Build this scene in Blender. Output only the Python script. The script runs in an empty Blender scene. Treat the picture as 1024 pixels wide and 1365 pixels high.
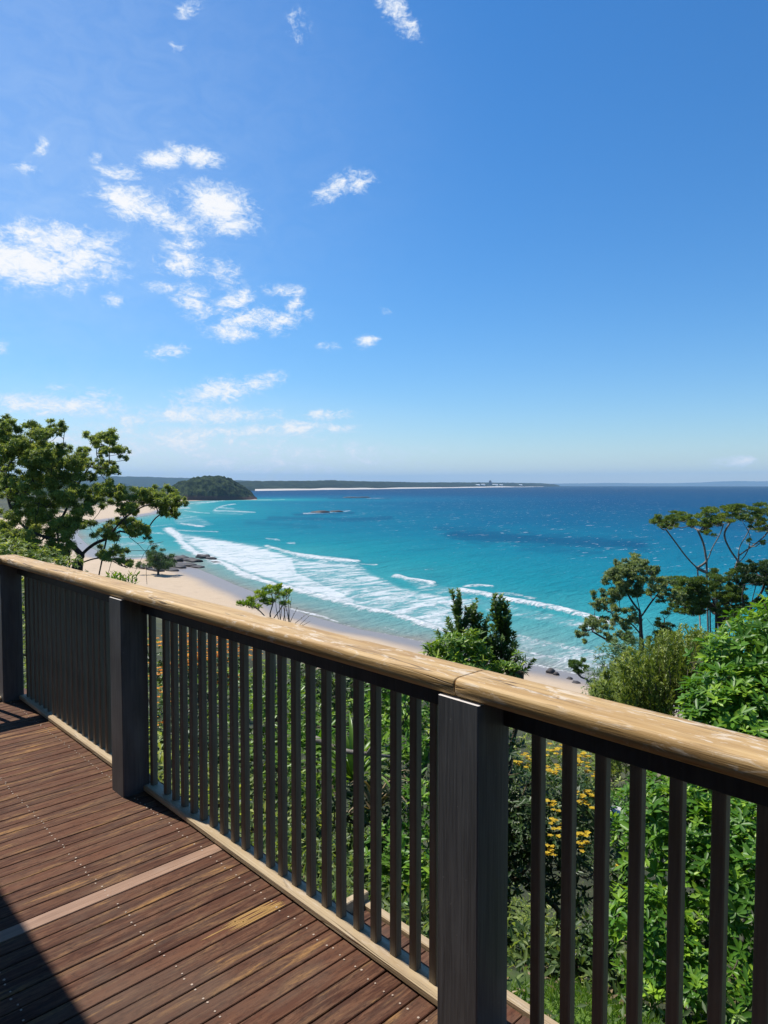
import bpy, math, random
import numpy as np
from mathutils import Vector, Matrix

rad = math.radians
S = bpy.context.scene
COL = S.collection
rng = np.random.default_rng(7)
random.seed(7)

# ------------------------------------------------------------------ camera
F, HEAD, HOR, EYE = 912.5, rad(43.79), 644.8, 1.6
PIT = math.atan((682.5 - HOR) / F)
cam_d = bpy.data.cameras.new('camera')
cam = bpy.data.objects.new('camera', cam_d)
COL.objects.link(cam)
cam_d.sensor_fit = 'HORIZONTAL'
cam_d.sensor_width = 36.0
cam_d.lens = 36.0 * F / 1024.0
cam_d.clip_start = 0.05
cam_d.clip_end = 120000
cam.location = (0, 0, EYE)
cam.rotation_euler = (math.pi / 2 - PIT, 0, -HEAD)
S.camera = cam

# ------------------------------------------------------------------ render, light
S.render.engine = 'CYCLES'
cy = S.cycles
cy.use_denoising = True
cy.max_bounces = 6
cy.diffuse_bounces = 3
cy.glossy_bounces = 3
cy.transmission_bounces = 4
cy.transparent_max_bounces = 8
cy.volume_bounces = 0
cy.sample_clamp_indirect = 6
S.view_settings.view_transform = 'Standard'
S.view_settings.look = 'None'
S.view_settings.gamma = 1
S.view_settings.exposure = 0.58

SUN_EL = rad(58)
SUN_AZ = -rad(12.5)          # from +Y towards +X
sun_dir = Vector((math.sin(SUN_AZ) * math.cos(SUN_EL), math.cos(SUN_AZ) * math.cos(SUN_EL), math.sin(SUN_EL)))
sl = bpy.data.lights.new('sun', 'SUN')
sl.energy = 4.2
sl.angle = rad(0.5)
sl.color = (1.0, 0.95, 0.87)
sun = bpy.data.objects.new('sun', sl)
COL.objects.link(sun)
sun.rotation_euler = sun_dir.to_track_quat('Z', 'Y').to_euler()
sun.location = (0, 0, 60)


# ------------------------------------------------------------------ pixel -> place
def ray(px, py):
    xr = (px - 512) / F
    yu = (682.5 - py) / F
    fw = math.cos(PIT) + yu * math.sin(PIT)
    up = yu * math.cos(PIT) - math.sin(PIT)
    s, c = math.sin(HEAD), math.cos(HEAD)
    return np.array([s * fw + c * xr, c * fw - s * xr, up])


def P(px, py, Z):
    """point seen at photo pixel px,py at the depth Z"""
    return ray(px, py) * Z + np.array([0, 0, EYE])


SEA = EYE - 36.0


def onsea(px, py, z=SEA):
    r = ray(px, py)
    return (r * ((z - EYE) / r[2]) + np.array([0, 0, EYE]))


def project(pts):
    p = np.asarray(pts, float) - np.array([0, 0, EYE])
    s, c = math.sin(HEAD), math.cos(HEAD)
    fx = p[:, 0] * s + p[:, 1] * c
    rx = p[:, 0] * c - p[:, 1] * s
    f2 = fx * math.cos(PIT) - p[:, 2] * math.sin(PIT)
    u2 = p[:, 2] * math.cos(PIT) + fx * math.sin(PIT)
    f2 = np.where(f2 < 1e-3, 1e-3, f2)
    return 512 + F * rx / f2, 682.5 - F * u2 / f2


# ------------------------------------------------------------------ world: sky and clouds
W = bpy.data.worlds.new('World')
S.world = W
W.use_nodes = True
wt = W.node_tree
wt.nodes.clear()


def N(t, typ, **kw):
    n = t.nodes.new(typ)
    ins = kw.pop('ins', None)
    for k, v in kw.items():
        setattr(n, k, v)
    if ins:
        for k, v in ins.items():
            if hasattr(v, 'links') or isinstance(v, bpy.types.NodeSocket):
                t.links.new(v, n.inputs[k])
            else:
                n.inputs[k].default_value = v
    return n


def math_(t, op, a, b=None, clamp=False):
    n = t.nodes.new('ShaderNodeMath')
    n.operation = op
    n.use_clamp = clamp
    for i, v in enumerate((a, b)):
        if v is None:
            continue
        if isinstance(v, bpy.types.NodeSocket):
            t.links.new(v, n.inputs[i])
        else:
            n.inputs[i].default_value = v
    return n.outputs[0]


def smooth(t, v, lo, hi, a=0.0, b=1.0):
    n = t.nodes.new('ShaderNodeMapRange')
    n.interpolation_type = 'SMOOTHSTEP'
    t.links.new(v, n.inputs[0])
    for i, x in zip((1, 2, 3, 4), (lo, hi, a, b)):
        n.inputs[i].default_value = x
    return n.outputs[0]


def mixc(t, fac, a, b, mode='MIX'):
    n = t.nodes.new('ShaderNodeMix')
    n.data_type = 'RGBA'
    n.blend_type = mode
    for i, v in zip((0, 6, 7), (fac, a, b)):
        if isinstance(v, bpy.types.NodeSocket):
            t.links.new(v, n.inputs[i])
        else:
            n.inputs[i].default_value = v if i == 0 else (tuple(v) + (1,))[:4]
    return n.outputs[2]


sky = N(wt, 'ShaderNodeTexSky', sky_type='NISHITA', sun_disc=False, sun_elevation=SUN_EL,
        sun_rotation=SUN_AZ, altitude=30, air_density=1.2, dust_density=0.1, ozone_density=10.0)
tc = N(wt, 'ShaderNodeTexCoord')
sep = N(wt, 'ShaderNodeSeparateXYZ', ins={0: tc.outputs['Generated']})
u_ = math_(wt, 'SUBTRACT', math_(wt, 'ARCTAN2', sep.outputs[0], sep.outputs[1]), HEAD)
v_ = math_(wt, 'ARCSINE', sep.outputs[2])
uv = N(wt, 'ShaderNodeCombineXYZ', ins={0: u_, 1: v_}).outputs[0]


def azel(px, py):
    r = ray(px, py)
    r = r / np.linalg.norm(r)
    return np.array([math.atan2(r[0], r[1]) - HEAD, math.asin(r[2])])


# clouds as they drift in the sky: centre, half sizes, tilt, strength
CLOUDS = [
    (163, 231, 34, 12, -4, .9), (215, 213, 36, 15, -12, 1), (262, 208, 38, 15, 6, 1), (130, 209, 13, 9, 0, .8),
    (168, 268, 42, 28, 10, 1), (212, 286, 56, 22, 12, 1), (290, 276, 54, 34, 12, 1.05), (305, 300, 34, 18, 0, .9),
    (75, 320, 84, 27, -6, 1), (40, 352, 84, 38, 0, 1.05), (112, 350, 62, 30, 4, 1), (0, 345, 50, 36, 0, 1.05), (75, 303, 22, 12, 0, .8),
    (243, 325, 30, 11, -8, .75), (243, 352, 35, 19, -4, .95), (152, 400, 22, 12, 0, .85), (300, 365, 24, 26, 20, .65),
    (215, 383, 30, 9, 0, .85), (258, 404, 32, 27, 20, .9), (310, 401, 28, 16, -20, .95), (335, 424, 58, 17, -8, .85),
    (306, 443, 46, 14, 4, .9), (385, 388, 34, 11, 4, .7), (378, 428, 36, 17, -20, .9), (392, 406, 20, 12, -30, .8),
    (225, 467, 32, 11, -12, .85), (490, 455, 17, 10, -10, .9), (512, 417, 11, 7, 0, .6), (438, 462, 16, 7, 0, .55),
    (452, 250, 40, 17, -24, .85), (470, 243, 40, 17, -14, .85), (480, 236, 34, 8, -20, .6),
    (525, 10, 40, 22, 38, .9), (250, 10, 22, 15, -30, .7), (398, 35, 18, 28, 0, .5), (240, 63, 15, 9, 0, .55),
    (55, 195, 9, 15, 40, .75), (35, 224, 19, 9, 0, .7), (115, 258, 12, 7, 0, .6),
    (70, 541, 105, 17, 0, .92), (130, 527, 38, 10, -4, .8), (75, 515, 28, 6, 0, .6), (20, 535, 50, 14, 0, .85),
    (290, 522, 70, 18, -10, .95), (345, 511, 36, 13, -15, .9), (245, 553, 70, 15, -4, .9), (300, 556, 74, 14, -4, .85), (180, 560, 26, 9, 0, .85),
    (330, 575, 95, 11, -3, .88), (395, 571, 44, 11, -3, .95), (435, 553, 40, 8, -4, .85), (458, 571, 24, 8, -3, .85),
    (250, 592, 190, 30, 0, .74), (420, 604, 200, 18, 0, .66), (90, 598, 190, 28, 0, .74), (490, 616, 90, 9, 0, .62),
    (985, 616, 46, 8, -2, .85), (0, 590, 14, 12, 0, .6), (0, 462, 13, 11, 0, .7), (320, 620, 260, 24, 0, .66),
]
mask = None
for (px, py, a, b, rot, st) in CLOUDS:
    c = azel(px, py)
    ea = azel(px + a, py)
    eb = azel(px, py - b)
    ra = np.linalg.norm(ea - c) * 1.25
    rb = np.linalg.norm(eb - c) * 1.25
    m = N(wt, 'ShaderNodeMapping', vector_type='TEXTURE', ins={0: uv})
    m.inputs[1].default_value = (c[0], c[1], 0)
    m.inputs[2].default_value = (0, 0, -rad(rot))
    m.inputs[3].default_value = (ra, rb, 1)
    ln = N(wt, 'ShaderNodeVectorMath', operation='LENGTH', ins={0: m.outputs[0]})
    f = smooth(wt, ln.outputs['Value'], 0.0, 1.35, st, 0.0)
    mask = f if mask is None else math_(wt, 'MAXIMUM', mask, f)
st_uv = N(wt, 'ShaderNodeMapping', vector_type='POINT', ins={0: uv})
st_uv.inputs[3].default_value = (0.72, 1.3, 1)
st_uv.inputs[2].default_value = (0, 0, -0.25)
n1 = N(wt, 'ShaderNodeTexNoise', ins={'Vector': st_uv.outputs[0], 'Scale': 26.0, 'Detail': 10.0, 'Roughness': 0.66, 'Distortion': 1.1})
n2 = N(wt, 'ShaderNodeTexNoise', ins={'Vector': st_uv.outputs[0], 'Scale': 120.0, 'Detail': 7.0, 'Roughness': 0.7, 'Distortion': 0.9})
nn = math_(wt, 'ADD', math_(wt, 'MULTIPLY', math_(wt, 'SUBTRACT', n1.outputs[0], 0.5), 2.3),
           math_(wt, 'MULTIPLY', math_(wt, 'SUBTRACT', n2.outputs[0], 0.5), 1.9))
dens = math_(wt, 'ADD', math_(wt, 'MULTIPLY', mask, 1.2), nn)
gate = smooth(wt, mask, 0.03, 0.3)
al = math_(wt, 'MULTIPLY', math_(wt, 'POWER', smooth(wt, dens, 0.24, 1.30), 1.0), gate)
shade = smooth(wt, dens, 0.55, 1.5)
ccol = mixc(wt, shade, (0.50, 0.58, 0.68), (0.69, 0.685, 0.68))
hs = N(wt, 'ShaderNodeHueSaturation', ins={'Saturation': 1.17, 'Color': sky.outputs[0]})
skyc = N(wt, 'ShaderNodeVectorMath', operation='SCALE', ins={0: hs.outputs[0], 3: 0.095})
veil = None
for (px, py, a, b_, st) in [(40, 120, 620, 420, .17), (180, 600, 520, 110, .34), (60, 330, 330, 230, .10), (300, 630, 900, 60, .18)]:
    c = azel(px, py)
    m = N(wt, 'ShaderNodeMapping', vector_type='TEXTURE', ins={0: uv})
    m.inputs[1].default_value = (c[0], c[1], 0)
    m.inputs[3].default_value = (a / F, b_ / F, 1)
    ln = N(wt, 'ShaderNodeVectorMath', operation='LENGTH', ins={0: m.outputs[0]})
    f = smooth(wt, ln.outputs['Value'], 0.0, 1.0, st, 0.0)
    veil = f if veil is None else math_(wt, 'ADD', veil, f)
veil = math_(wt, 'MULTIPLY', veil, smooth(wt, n1.outputs[0], .2, .75, .7, 1.25))
base_sky = mixc(wt, veil, skyc.outputs[0], (0.52, 0.60, 0.68))
wcol = mixc(wt, math_(wt, 'MULTIPLY', al, 0.93), base_sky, ccol)
# the scaled sky is already in picture units: Background strength 0.095 times the raw sky
bg = N(wt, 'ShaderNodeBackground', ins={0: wcol, 1: 1.0})
wo = N(wt, 'ShaderNodeOutputWorld', ins={0: bg.outputs[0]})
W.cycles.sampling_method = 'MANUAL'
W.cycles.sample_map_resolution = 512


# ------------------------------------------------------------------ object helpers
def tag(o, label=None, cat=None, group=None, kind=None):
    for k, v in (('label', label), ('category', cat), ('group', group), ('kind', kind)):
        if v:
            o[k] = v
    return o


def thing(name, label, cat, loc=(0, 0, 0), group=None):
    o = bpy.data.objects.new(name, None)
    o.empty_display_size = 0.2
    o.location = tuple(float(x) for x in loc)
    COL.objects.link(o)
    return tag(o, label, cat, group)


def mesh_obj(name, verts, faces, mat, parent=None, smooth_=False, attrs=None, mats=None, mat_idx=None):
    """verts in world space; parent sits unrotated at its own location"""
    v = np.asarray(verts, np.float32)
    off = np.zeros(3, np.float32)
    if parent is not None:
        q = parent
        while q is not None:
            off += np.array(q.location, np.float32)
            q = q.parent
    v = v - off
    me = bpy.data.meshes.new(name)
    if isinstance(faces, np.ndarray) and faces.ndim == 2:
        nf, k = faces.shape
        me.vertices.add(len(v))
        me.vertices.foreach_set('co', v.ravel())
        me.loops.add(nf * k)
        me.loops.foreach_set('vertex_index', faces.astype(np.int32).ravel())
        me.polygons.add(nf)
        me.polygons.foreach_set('loop_start', np.arange(0, nf * k, k, dtype=np.int32))
        me.polygons.foreach_set('loop_total', np.full(nf, k, np.int32))
        me.update(calc_edges=True)
    else:
        me.from_pydata([tuple(map(float, x)) for x in v], [], [tuple(int(i) for i in f) for f in faces])
    if smooth_:
        me.polygons.foreach_set('use_smooth', np.ones(len(me.polygons), bool))
    for k, a in (attrs or {}).items():
        at = me.attributes.new(k, 'FLOAT', 'POINT')
        at.data.foreach_set('value', np.asarray(a, np.float32))
    if mats:
        for m in mats:
            me.materials.append(m)
        me.polygons.foreach_set('material_index', np.asarray(mat_idx, np.int32))
    elif mat:
        me.materials.append(mat)
    me.validate()
    o = bpy.data.objects.new(name, me)
    COL.objects.link(o)
    if parent is not None:
        o.parent = parent
    return o


class MB:
    """collects simple solids into one mesh"""
    def __init__(self):
        self.v, self.f, self.a = [], [], []

    def add(self, v, f, tone=0.5):
        b = len(self.v)
        self.v += [tuple(x) for x in v]
        self.f += [tuple(b + i for i in q) for q in f]
        self.a += [tone] * len(v)

    def prism_y(self, prof, y0, y1, tone=0.5):
        """profile of (x,z) swept along Y"""
        n = len(prof)
        v = [(p[0], y0, p[1]) for p in prof] + [(p[0], y1, p[1]) for p in prof]
        f = [(i, n + i, n + (i + 1) % n, (i + 1) % n) for i in range(n)]
        f += [tuple(range(n)), tuple(range(2 * n - 1, n - 1, -1))]
        self.add(v, f, tone)

    def prism_x(self, prof, x0, x1, tone=0.5):
        n = len(prof)
        v = [(x0, p[0], p[1]) for p in prof] + [(x1, p[0], p[1]) for p in prof]
        f = [((i + 1) % n, n + (i + 1) % n, n + i, i) for i in range(n)]
        f += [tuple(range(n - 1, -1, -1)), tuple(range(n, 2 * n))]
        self.add(v, f, tone)

    def prism_z(self, prof, z0, z1, tone=0.5):
        n = len(prof)
        v = [(p[0], p[1], z0) for p in prof] + [(p[0], p[1], z1) for p in prof]
        f = [(i, (i + 1) % n, n + (i + 1) % n, n + i) for i in range(n)]
        f += [tuple(range(n - 1, -1, -1)), tuple(range(n, 2 * n))]
        self.add(v, f, tone)

    def cbox_z(self, x0, x1, y0, y1, z0, z1, c=0.003, tone=0.5):
        self.prism_z([(x0 + c, y0), (x1 - c, y0), (x1, y0 + c), (x1, y1 - c), (x1 - c, y1), (x0 + c, y1), (x0, y1 - c), (x0, y0 + c)], z0, z1, tone)

    def build(self, name, mat, parent=None, smooth_=False):
        return mesh_obj(name, self.v, self.f, mat, parent, smooth_, {'tone': self.a})


def chamf(a0, a1, z0, z1, c):
    return [(a0 + c, z0), (a1 - c, z0), (a1, z0 + c), (a1, z1 - c), (a1 - c, z1), (a0 + c, z1), (a0, z1 - c), (a0, z0 + c)]


# ------------------------------------------------------------------ materials
def new_mat(name):
    m = bpy.data.materials.new(name)
    m.use_nodes = True
    t = m.node_tree
    t.nodes.clear()
    out = t.nodes.new('ShaderNodeOutputMaterial')
    b = t.nodes.new('ShaderNodeBsdfPrincipled')
    t.links.new(b.outputs[0], out.inputs[0])
    return m, t, b, out


def noise(t, vec, scale, detail=4.0, rough=0.55, dist=0.0):
    n = N(t, 'ShaderNodeTexNoise', ins={'Scale': scale, 'Detail': detail, 'Roughness': rough, 'Distortion': dist})
    if vec is not None:
        t.links.new(vec, n.inputs['Vector'])
    return n.outputs[0]


def coords(t, scale=(1, 1, 1), kind='Object', loc=None):
    c = N(t, 'ShaderNodeTexCoord')
    m = N(t, 'ShaderNodeMapping', ins={0: c.outputs[kind]})
    m.inputs[3].default_value = scale
    if loc is not None:
        t.links.new(loc, m.inputs[1])
    return m.outputs[0]


def attr(t, name):
    return N(t, 'ShaderNodeAttribute', attribute_name=name).outputs['Fac']


def bump(t, b, h, strength, dist):
    n = N(t, 'ShaderNodeBump', ins={'Height': h, 'Strength': strength, 'Distance': dist})
    t.links.new(n.outputs[0], b.inputs['Normal'])
    return n


def leaf_material(name, dark, mid, light, rough=0.45, trans=0.35, spec=0.4):
    m, t, b, out = new_mat(name)
    tone = attr(t, 'tone')
    r = N(t, 'ShaderNodeValToRGB', ins={0: tone})
    e = r.color_ramp.elements
    e[0].position, e[0].color = 0.0, dark + (1,)
    e[1].position, e[1].color = 1.0, light + (1,)
    q = e.new(0.6)
    q.color = mid + (1,)
    t.links.new(r.outputs[0], b.inputs['Base Color'])
    b.inputs['Roughness'].default_value = rough
    b.inputs['Specular IOR Level'].default_value = spec
    tr = N(t, 'ShaderNodeBsdfTranslucent')
    tc2 = mixc(t, 1.0, r.outputs[0], (1.25, 1.2, 0.5), 'MULTIPLY')
    t.links.new(tc2, tr.inputs[0])
    mx = N(t, 'ShaderNodeMixShader', ins={0: trans, 1: b.outputs[0], 2: tr.outputs[0]})
    t.links.new(mx.outputs[0], out.inputs[0])
    return m


def bark_material(name, c1, c2):
    m, t, b, out = new_mat(name)
    n = noise(t, coords(t, (6, 6, 1.5)), 3.0, 5, .6)
    t.links.new(mixc(t, smooth(t, n, .35, .65), c1, c2), b.inputs['Base Color'])
    b.inputs['Roughness'].default_value = .85
    bump(t, b, n, .5, .02)
    return m


def deck_material(name='merbau_boards'):
    m, t, b, out = new_mat(name)
    tone = attr(t, 'tone')
    offs = N(t, 'ShaderNodeCombineXYZ', ins={0: math_(t, 'MULTIPLY', tone, 37.0), 1: math_(t, 'MULTIPLY', tone, 11.0), 2: math_(t, 'MULTIPLY', tone, 53.0)}).outputs[0]
    grain = noise(t, coords(t, (4.5, 55, 20), loc=offs), 1.0, 8, .70, .7)
    fine = noise(t, coords(t, (26, 300, 60), loc=offs), 1.0, 5, .68, .4)
    blot = noise(t, coords(t, (2.6, 16, 5), loc=offs), 1.0, 6, .66, .6)
    spk = noise(t, coords(t, (1, 1, 1)), 95.0, 3, .7)
    base = mixc(t, tone, (0.050, 0.0185, 0.0115), (0.118, 0.048, 0.027))
    base = mixc(t, smooth(t, grain, .38, .68), base, (0.160, 0.078, 0.044))
    base = mixc(t, math_(t, 'MULTIPLY', smooth(t, blot, .42, .62), .55), base, (0.098, 0.062, 0.044))
    # bare, sun bleached streaks where the oil has worn off
    worn = math_(t, 'MULTIPLY', smooth(t, blot, .50, .68), smooth(t, grain, .42, .60))
    base = mixc(t, math_(t, 'MULTIPLY', worn, .9), base, (0.34, 0.180, 0.065))
    base = mixc(t, math_(t, 'MULTIPLY', smooth(t, fine, .52, .75), .45), base, (0.022, 0.012, 0.010))
    base = mixc(t, math_(t, 'MULTIPLY', smooth(t, spk, .66, .80), .35), base, (0.30, 0.22, 0.17))
    mot = noise(t, coords(t, (30, 90, 60), loc=offs), 1.0, 5, .75, .5)
    base = mixc(t, math_(t, 'MULTIPLY', smooth(t, mot, .48, .66), .5), base, (0.020, 0.011, 0.0085))
    big = noise(t, coords(t, (1, 1, 1)), 1.6, 4, .6, .3)
    base = mixc(t, math_(t, 'MULTIPLY', smooth(t, big, .50, .68), .35), base, (0.110, 0.080, 0.060))
    t.links.new(base, b.inputs['Base Color'])
    b.inputs['Roughness'].default_value = .8
    b.inputs['Specular IOR Level'].default_value = .15
    bump(t, b, math_(t, 'ADD', grain, math_(t, 'MULTIPLY', fine, .6)), .45, .0025)
    return m


def timber_material(name, c1, c2, dark, along=1, crack=.7, rough=.6, wearc=(.55, .47, .38), wear=.5, fine_s=90):
    """pale sawn timber, grain running along axis 0 or 1"""
    m, t, b, out = new_mat(name)

    def sc(l, x):
        return (l, x, x) if along == 0 else (x, l, x)
    grain = noise(t, coords(t, sc(1.2, 46)), 1.0, 7, .62, .6)
    fine = noise(t, coords(t, sc(7, 260)), 1.0, 4, .6, .3)
    blot = noise(t, coords(t, sc(2.2, 9)), 1.0, 5, .6, .5)
    chips = noise(t, coords(t, sc(16, 60)), 1.0, 5, .65, .6)
    base = mixc(t, smooth(t, grain, .34, .68), c1, c2)
    base = mixc(t, math_(t, 'MULTIPLY', smooth(t, blot, .50, .70), .65), base, dark)
    base = mixc(t, math_(t, 'MULTIPLY', smooth(t, fine, .56, .74), crack), base, tuple(x * .35 for x in dark))
    sel = math_(t, 'MULTIPLY', smooth(t, chips, .60, .68), smooth(t, blot, .46, .62))
    base = mixc(t, math_(t, 'MULTIPLY', sel, wear), base, wearc)
    crk = noise(t, coords(t, sc(.55, 15)), 1.0, 3, .5, .25)
    cw = noise(t, coords(t, sc(1.6, 3)), 1.0, 3, .5)
    line = math_(t, 'SUBTRACT', 1.0, smooth(t, math_(t, 'ABSOLUTE', math_(t, 'SUBTRACT', crk, .5)), .002, .012))
    line = math_(t, 'MULTIPLY', line, smooth(t, cw, .40, .54))
    base = mixc(t, math_(t, 'MULTIPLY', line, crack), base, tuple(x * .22 for x in dark))
    flake = noise(t, coords(t, sc(9, 34)), 1.0, 6, .7, .8)
    base = mixc(t, math_(t, 'MULTIPLY', math_(t, 'MULTIPLY', smooth(t, flake, .53, .64), smooth(t, cw, .40, .56)), wear), base, wearc)
    t.links.new(base, b.inputs['Base Color'])
    b.inputs['Roughness'].default_value = rough
    b.inputs['Specular IOR Level'].default_value = .35
    bump(t, b, math_(t, 'SUBTRACT', math_(t, 'ADD', grain, math_(t, 'MULTIPLY', fine, .7)), line), .6, .003)
    return m


def paint_material(name, c1, c2):
    m, t, b, out = new_mat(name)
    g = noise(t, coords(t, (70, 70, 3)), 1.0, 5, .6, .4)
    big = noise(t, coords(t, (5, 5, 2)), 1.0, 4, .6)
    spots = noise(t, coords(t), 60.0, 3, .6)
    base = mixc(t, smooth(t, g, .3, .7), c1, c2)
    base = mixc(t, math_(t, 'MULTIPLY', smooth(t, big, .45, .7), .5), base, tuple(x * 1.6 for x in c2))
    base = mixc(t, math_(t, 'MULTIPLY', smooth(t, spots, .70, .76), .5), base, (.22, .21, .19))
    t.links.new(base, b.inputs['Base Color'])
    b.inputs['Roughness'].default_value = .5
    b.inputs['Specular IOR Level'].default_value = .35
    bump(t, b, g, .45, .003)
    return m


def plain(name, c, rough=.6, spec=.3, metallic=0.0, nscale=20.0, var=.25):
    m, t, b, out = new_mat(name)
    n = noise(t, coords(t), nscale, 5, .6)
    t.links.new(mixc(t, n, tuple(x * (1 - var) for x in c), tuple(min(1, x * (1 + var)) for x in c)), b.inputs['Base Color'])
    b.inputs['Roughness'].default_value = rough
    b.inputs['Specular IOR Level'].default_value = spec
    b.inputs['Metallic'].default_value = metallic
    return m


M = {}
M['deck'] = deck_material()
M['pale_board'] = timber_material('new_pink_board', (.25, .145, .092), (.33, .200, .130), (.19, .105, .068), along=0, crack=.25, wear=.1)
M['rail'] = timber_material('weathered_handrail', (.39, .235, .086), (.55, .375, .170), (.27, .150, .058), along=1, crack=.85, wear=.85, wearc=(.62, .52, .39))
M['plate'] = timber_material('bare_pine', (.38, .28, .16), (.48, .375, .235), (.31, .21, .115), along=1, crack=.3, wear=.3)
M['paint'] = paint_material('charcoal_paint', (.028, .029, .030), (.044, .044, .044))
M['paint_post'] = paint_material('charcoal_post_paint', (.062, .063, .065), (.096, .097, .098))
M['baluster'] = paint_material('weathered_charcoal_timber', (.112, .094, .072), (.170, .140, .104))
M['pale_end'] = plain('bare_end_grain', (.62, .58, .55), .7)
M['screw'] = plain('steel_screw_head', (.40, .31, .24), .6, .3, 0.0)
M['wall'] = plain('painted_weatherboard', (.55, .54, .5), .6)
M['roofing'] = plain('grey_steel_roofing', (.25, .26, .27), .4, .5)
M['rock'] = plain('dark_shore_rock', (.045, .038, .036), .7, .4, 0, .9, .6)
M['dryrock'] = plain('pale_garden_rock', (.55, .53, .5), .8, .3, 0, 6, .3)
M['bark_dark'] = bark_material('dark_bark', (.030, .024, .020), (.075, .060, .050))
M['bark_grey'] = bark_material('grey_gum_bark', (.10, .085, .07), (.24, .21, .18))
M['stem'] = bark_material('shrub_stem', (.05, .04, .025), (.13, .10, .06))
M['leaf_gum'] = leaf_material('gum_leaves', (.075, .125, .034), (.225, .300, .075), (.52, .54, .14), .5, .48)
M['leaf_gum_blue'] = leaf_material('blue_green_gum_leaves', (.070, .118, .048), (.185, .250, .090), (.38, .43, .14), .5, .38)
M['leaf_umb'] = leaf_material('umbrella_tree_leaves', (.050, .092, .022), (.150, .230, .048), (.32, .38, .080), .5, .36)
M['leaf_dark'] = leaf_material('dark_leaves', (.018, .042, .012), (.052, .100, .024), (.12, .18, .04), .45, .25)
M['leaf_gloss'] = leaf_material('glossy_leaves', (.030, .090, .012), (.098, .235, .020), (.30, .47, .038), .42, .36, .35)
M['leaf_lime'] = leaf_material('lime_leaves', (.060, .140, .018), (.175, .300, .036), (.42, .50, .065), .38, .38)
M['leaf_feather'] = leaf_material('feathery_leaves', (.075, .120, .026), (.185, .260, .050), (.38, .43, .10), .5, .30)
M['leaf_blue'] = leaf_material('greyish_shrub_leaves', (.045, .090, .026), (.100, .180, .045), (.20, .30, .08), .5, .3)
M['leaf_dry'] = leaf_material('dry_leaves', (.10, .065, .03), (.24, .17, .09), (.42, .34, .22), .7, .2)
M['flower'] = leaf_material('yellow_petals', (.40, .24, .010), (.55, .38, .018), (.70, .54, .04), .6, .3)
M['orange'] = leaf_material('orange_petals', (.66, .22, .01), (.75, .32, .015), (.8, .42, .03), .6, .3)
M['grass'] = leaf_material('grass_blades', (.05, .12, .012), (.12, .23, .02), (.22, .34, .04), .5, .35)


# ------------------------------------------------------------------ value noise for terrain
_h = np.random.default_rng(3).random((256, 256))


def vnoise(x, y):
    xi = np.floor(x).astype(int)
    yi = np.floor(y).astype(int)
    fx = x - xi
    fy = y - yi
    fx = fx * fx * (3 - 2 * fx)
    fy = fy * fy * (3 - 2 * fy)
    g = lambda a, b: _h[a & 255, b & 255]
    return (g(xi, yi) * (1 - fx) + g(xi + 1, yi) * fx) * (1 - fy) + (g(xi, yi + 1) * (1 - fx) + g(xi + 1, yi + 1) * fx) * fy


def fbm(x, y, o=4, r=.5):
    s, a, n = 0, 1, 0
    for k in range(o):
        s = s + a * vnoise(x * 2 ** k + 17.3 * k, y * 2 ** k + 5.1 * k)
        n += a
        a *= r
    return s / n


def sstep(x, a, b):
    t = np.clip((x - a) / (b - a), 0, 1)
    return t * t * (3 - 2 * t)


def seg_dist(X, Y, poly, closed=False):
    """distance to a polyline, and fraction along it"""
    best = np.full(X.shape, 1e12)
    m = len(poly)
    for i in range(m if closed else m - 1):
        ax, ay = poly[i][:2]
        bx, by = poly[(i + 1) % m][:2]
        dx, dy = bx - ax, by - ay
        t = np.clip(((X - ax) * dx + (Y - ay) * dy) / (dx * dx + dy * dy + 1e-12), 0, 1)
        d = (X - ax - t * dx) ** 2 + (Y - ay - t * dy) ** 2
        best = np.minimum(best, d)
    return np.sqrt(best)


def inside(X, Y, poly):
    r = np.zeros(X.shape, bool)
    m = len(poly)
    for i in range(m):
        ax, ay = poly[i][:2]
        bx, by = poly[(i + 1) % m][:2]
        c = ((ay > Y) != (by > Y)) & (X < (bx - ax) * (Y - ay) / (by - ay + 1e-15) + ax)
        r ^= c
    return r


# the water's edge, from the near right round the bay to the wooded headland
SHORE_PX = [(1500, 1118), (1250, 1036), (1024, 968), (900, 932), (800, 905), (755, 896), (725, 890), (696, 884), (630, 871), (564, 856), (520, 846), (480, 839), (450, 831),
            (410, 820), (385, 811), (358, 799), (338, 789), (312, 779), (288, 768), (268, 760), (256, 754), (240, 744), (222, 741), (205, 742), (175, 744), (150, 742),
            (122, 731), (104, 714), (108, 701), (140, 694), (180, 689.5), (212, 684), (228, 678), (238, 672), (247, 668.2), (300, 666.8), (350, 666.2)]
SHORE = [onsea(*p)[:2] for p in SHORE_PX]
_f = np.array([math.sin(HEAD), math.cos(HEAD)])
_r = np.array([math.cos(HEAD), -math.sin(HEAD)])
LAND = SHORE + [_f * 2100 - _r * 700, _f * 2600 - _r * 4000, -_f * 1500 - _r * 4000, -_f * 2500 - _r * 500, -_f * 2500 + _r * 2500, -_f * 300 + _r * 900]


def offshore(X, Y):
    d = seg_dist(X, Y, SHORE)
    return np.where(inside(X, Y, LAND), -d, d)


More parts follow.
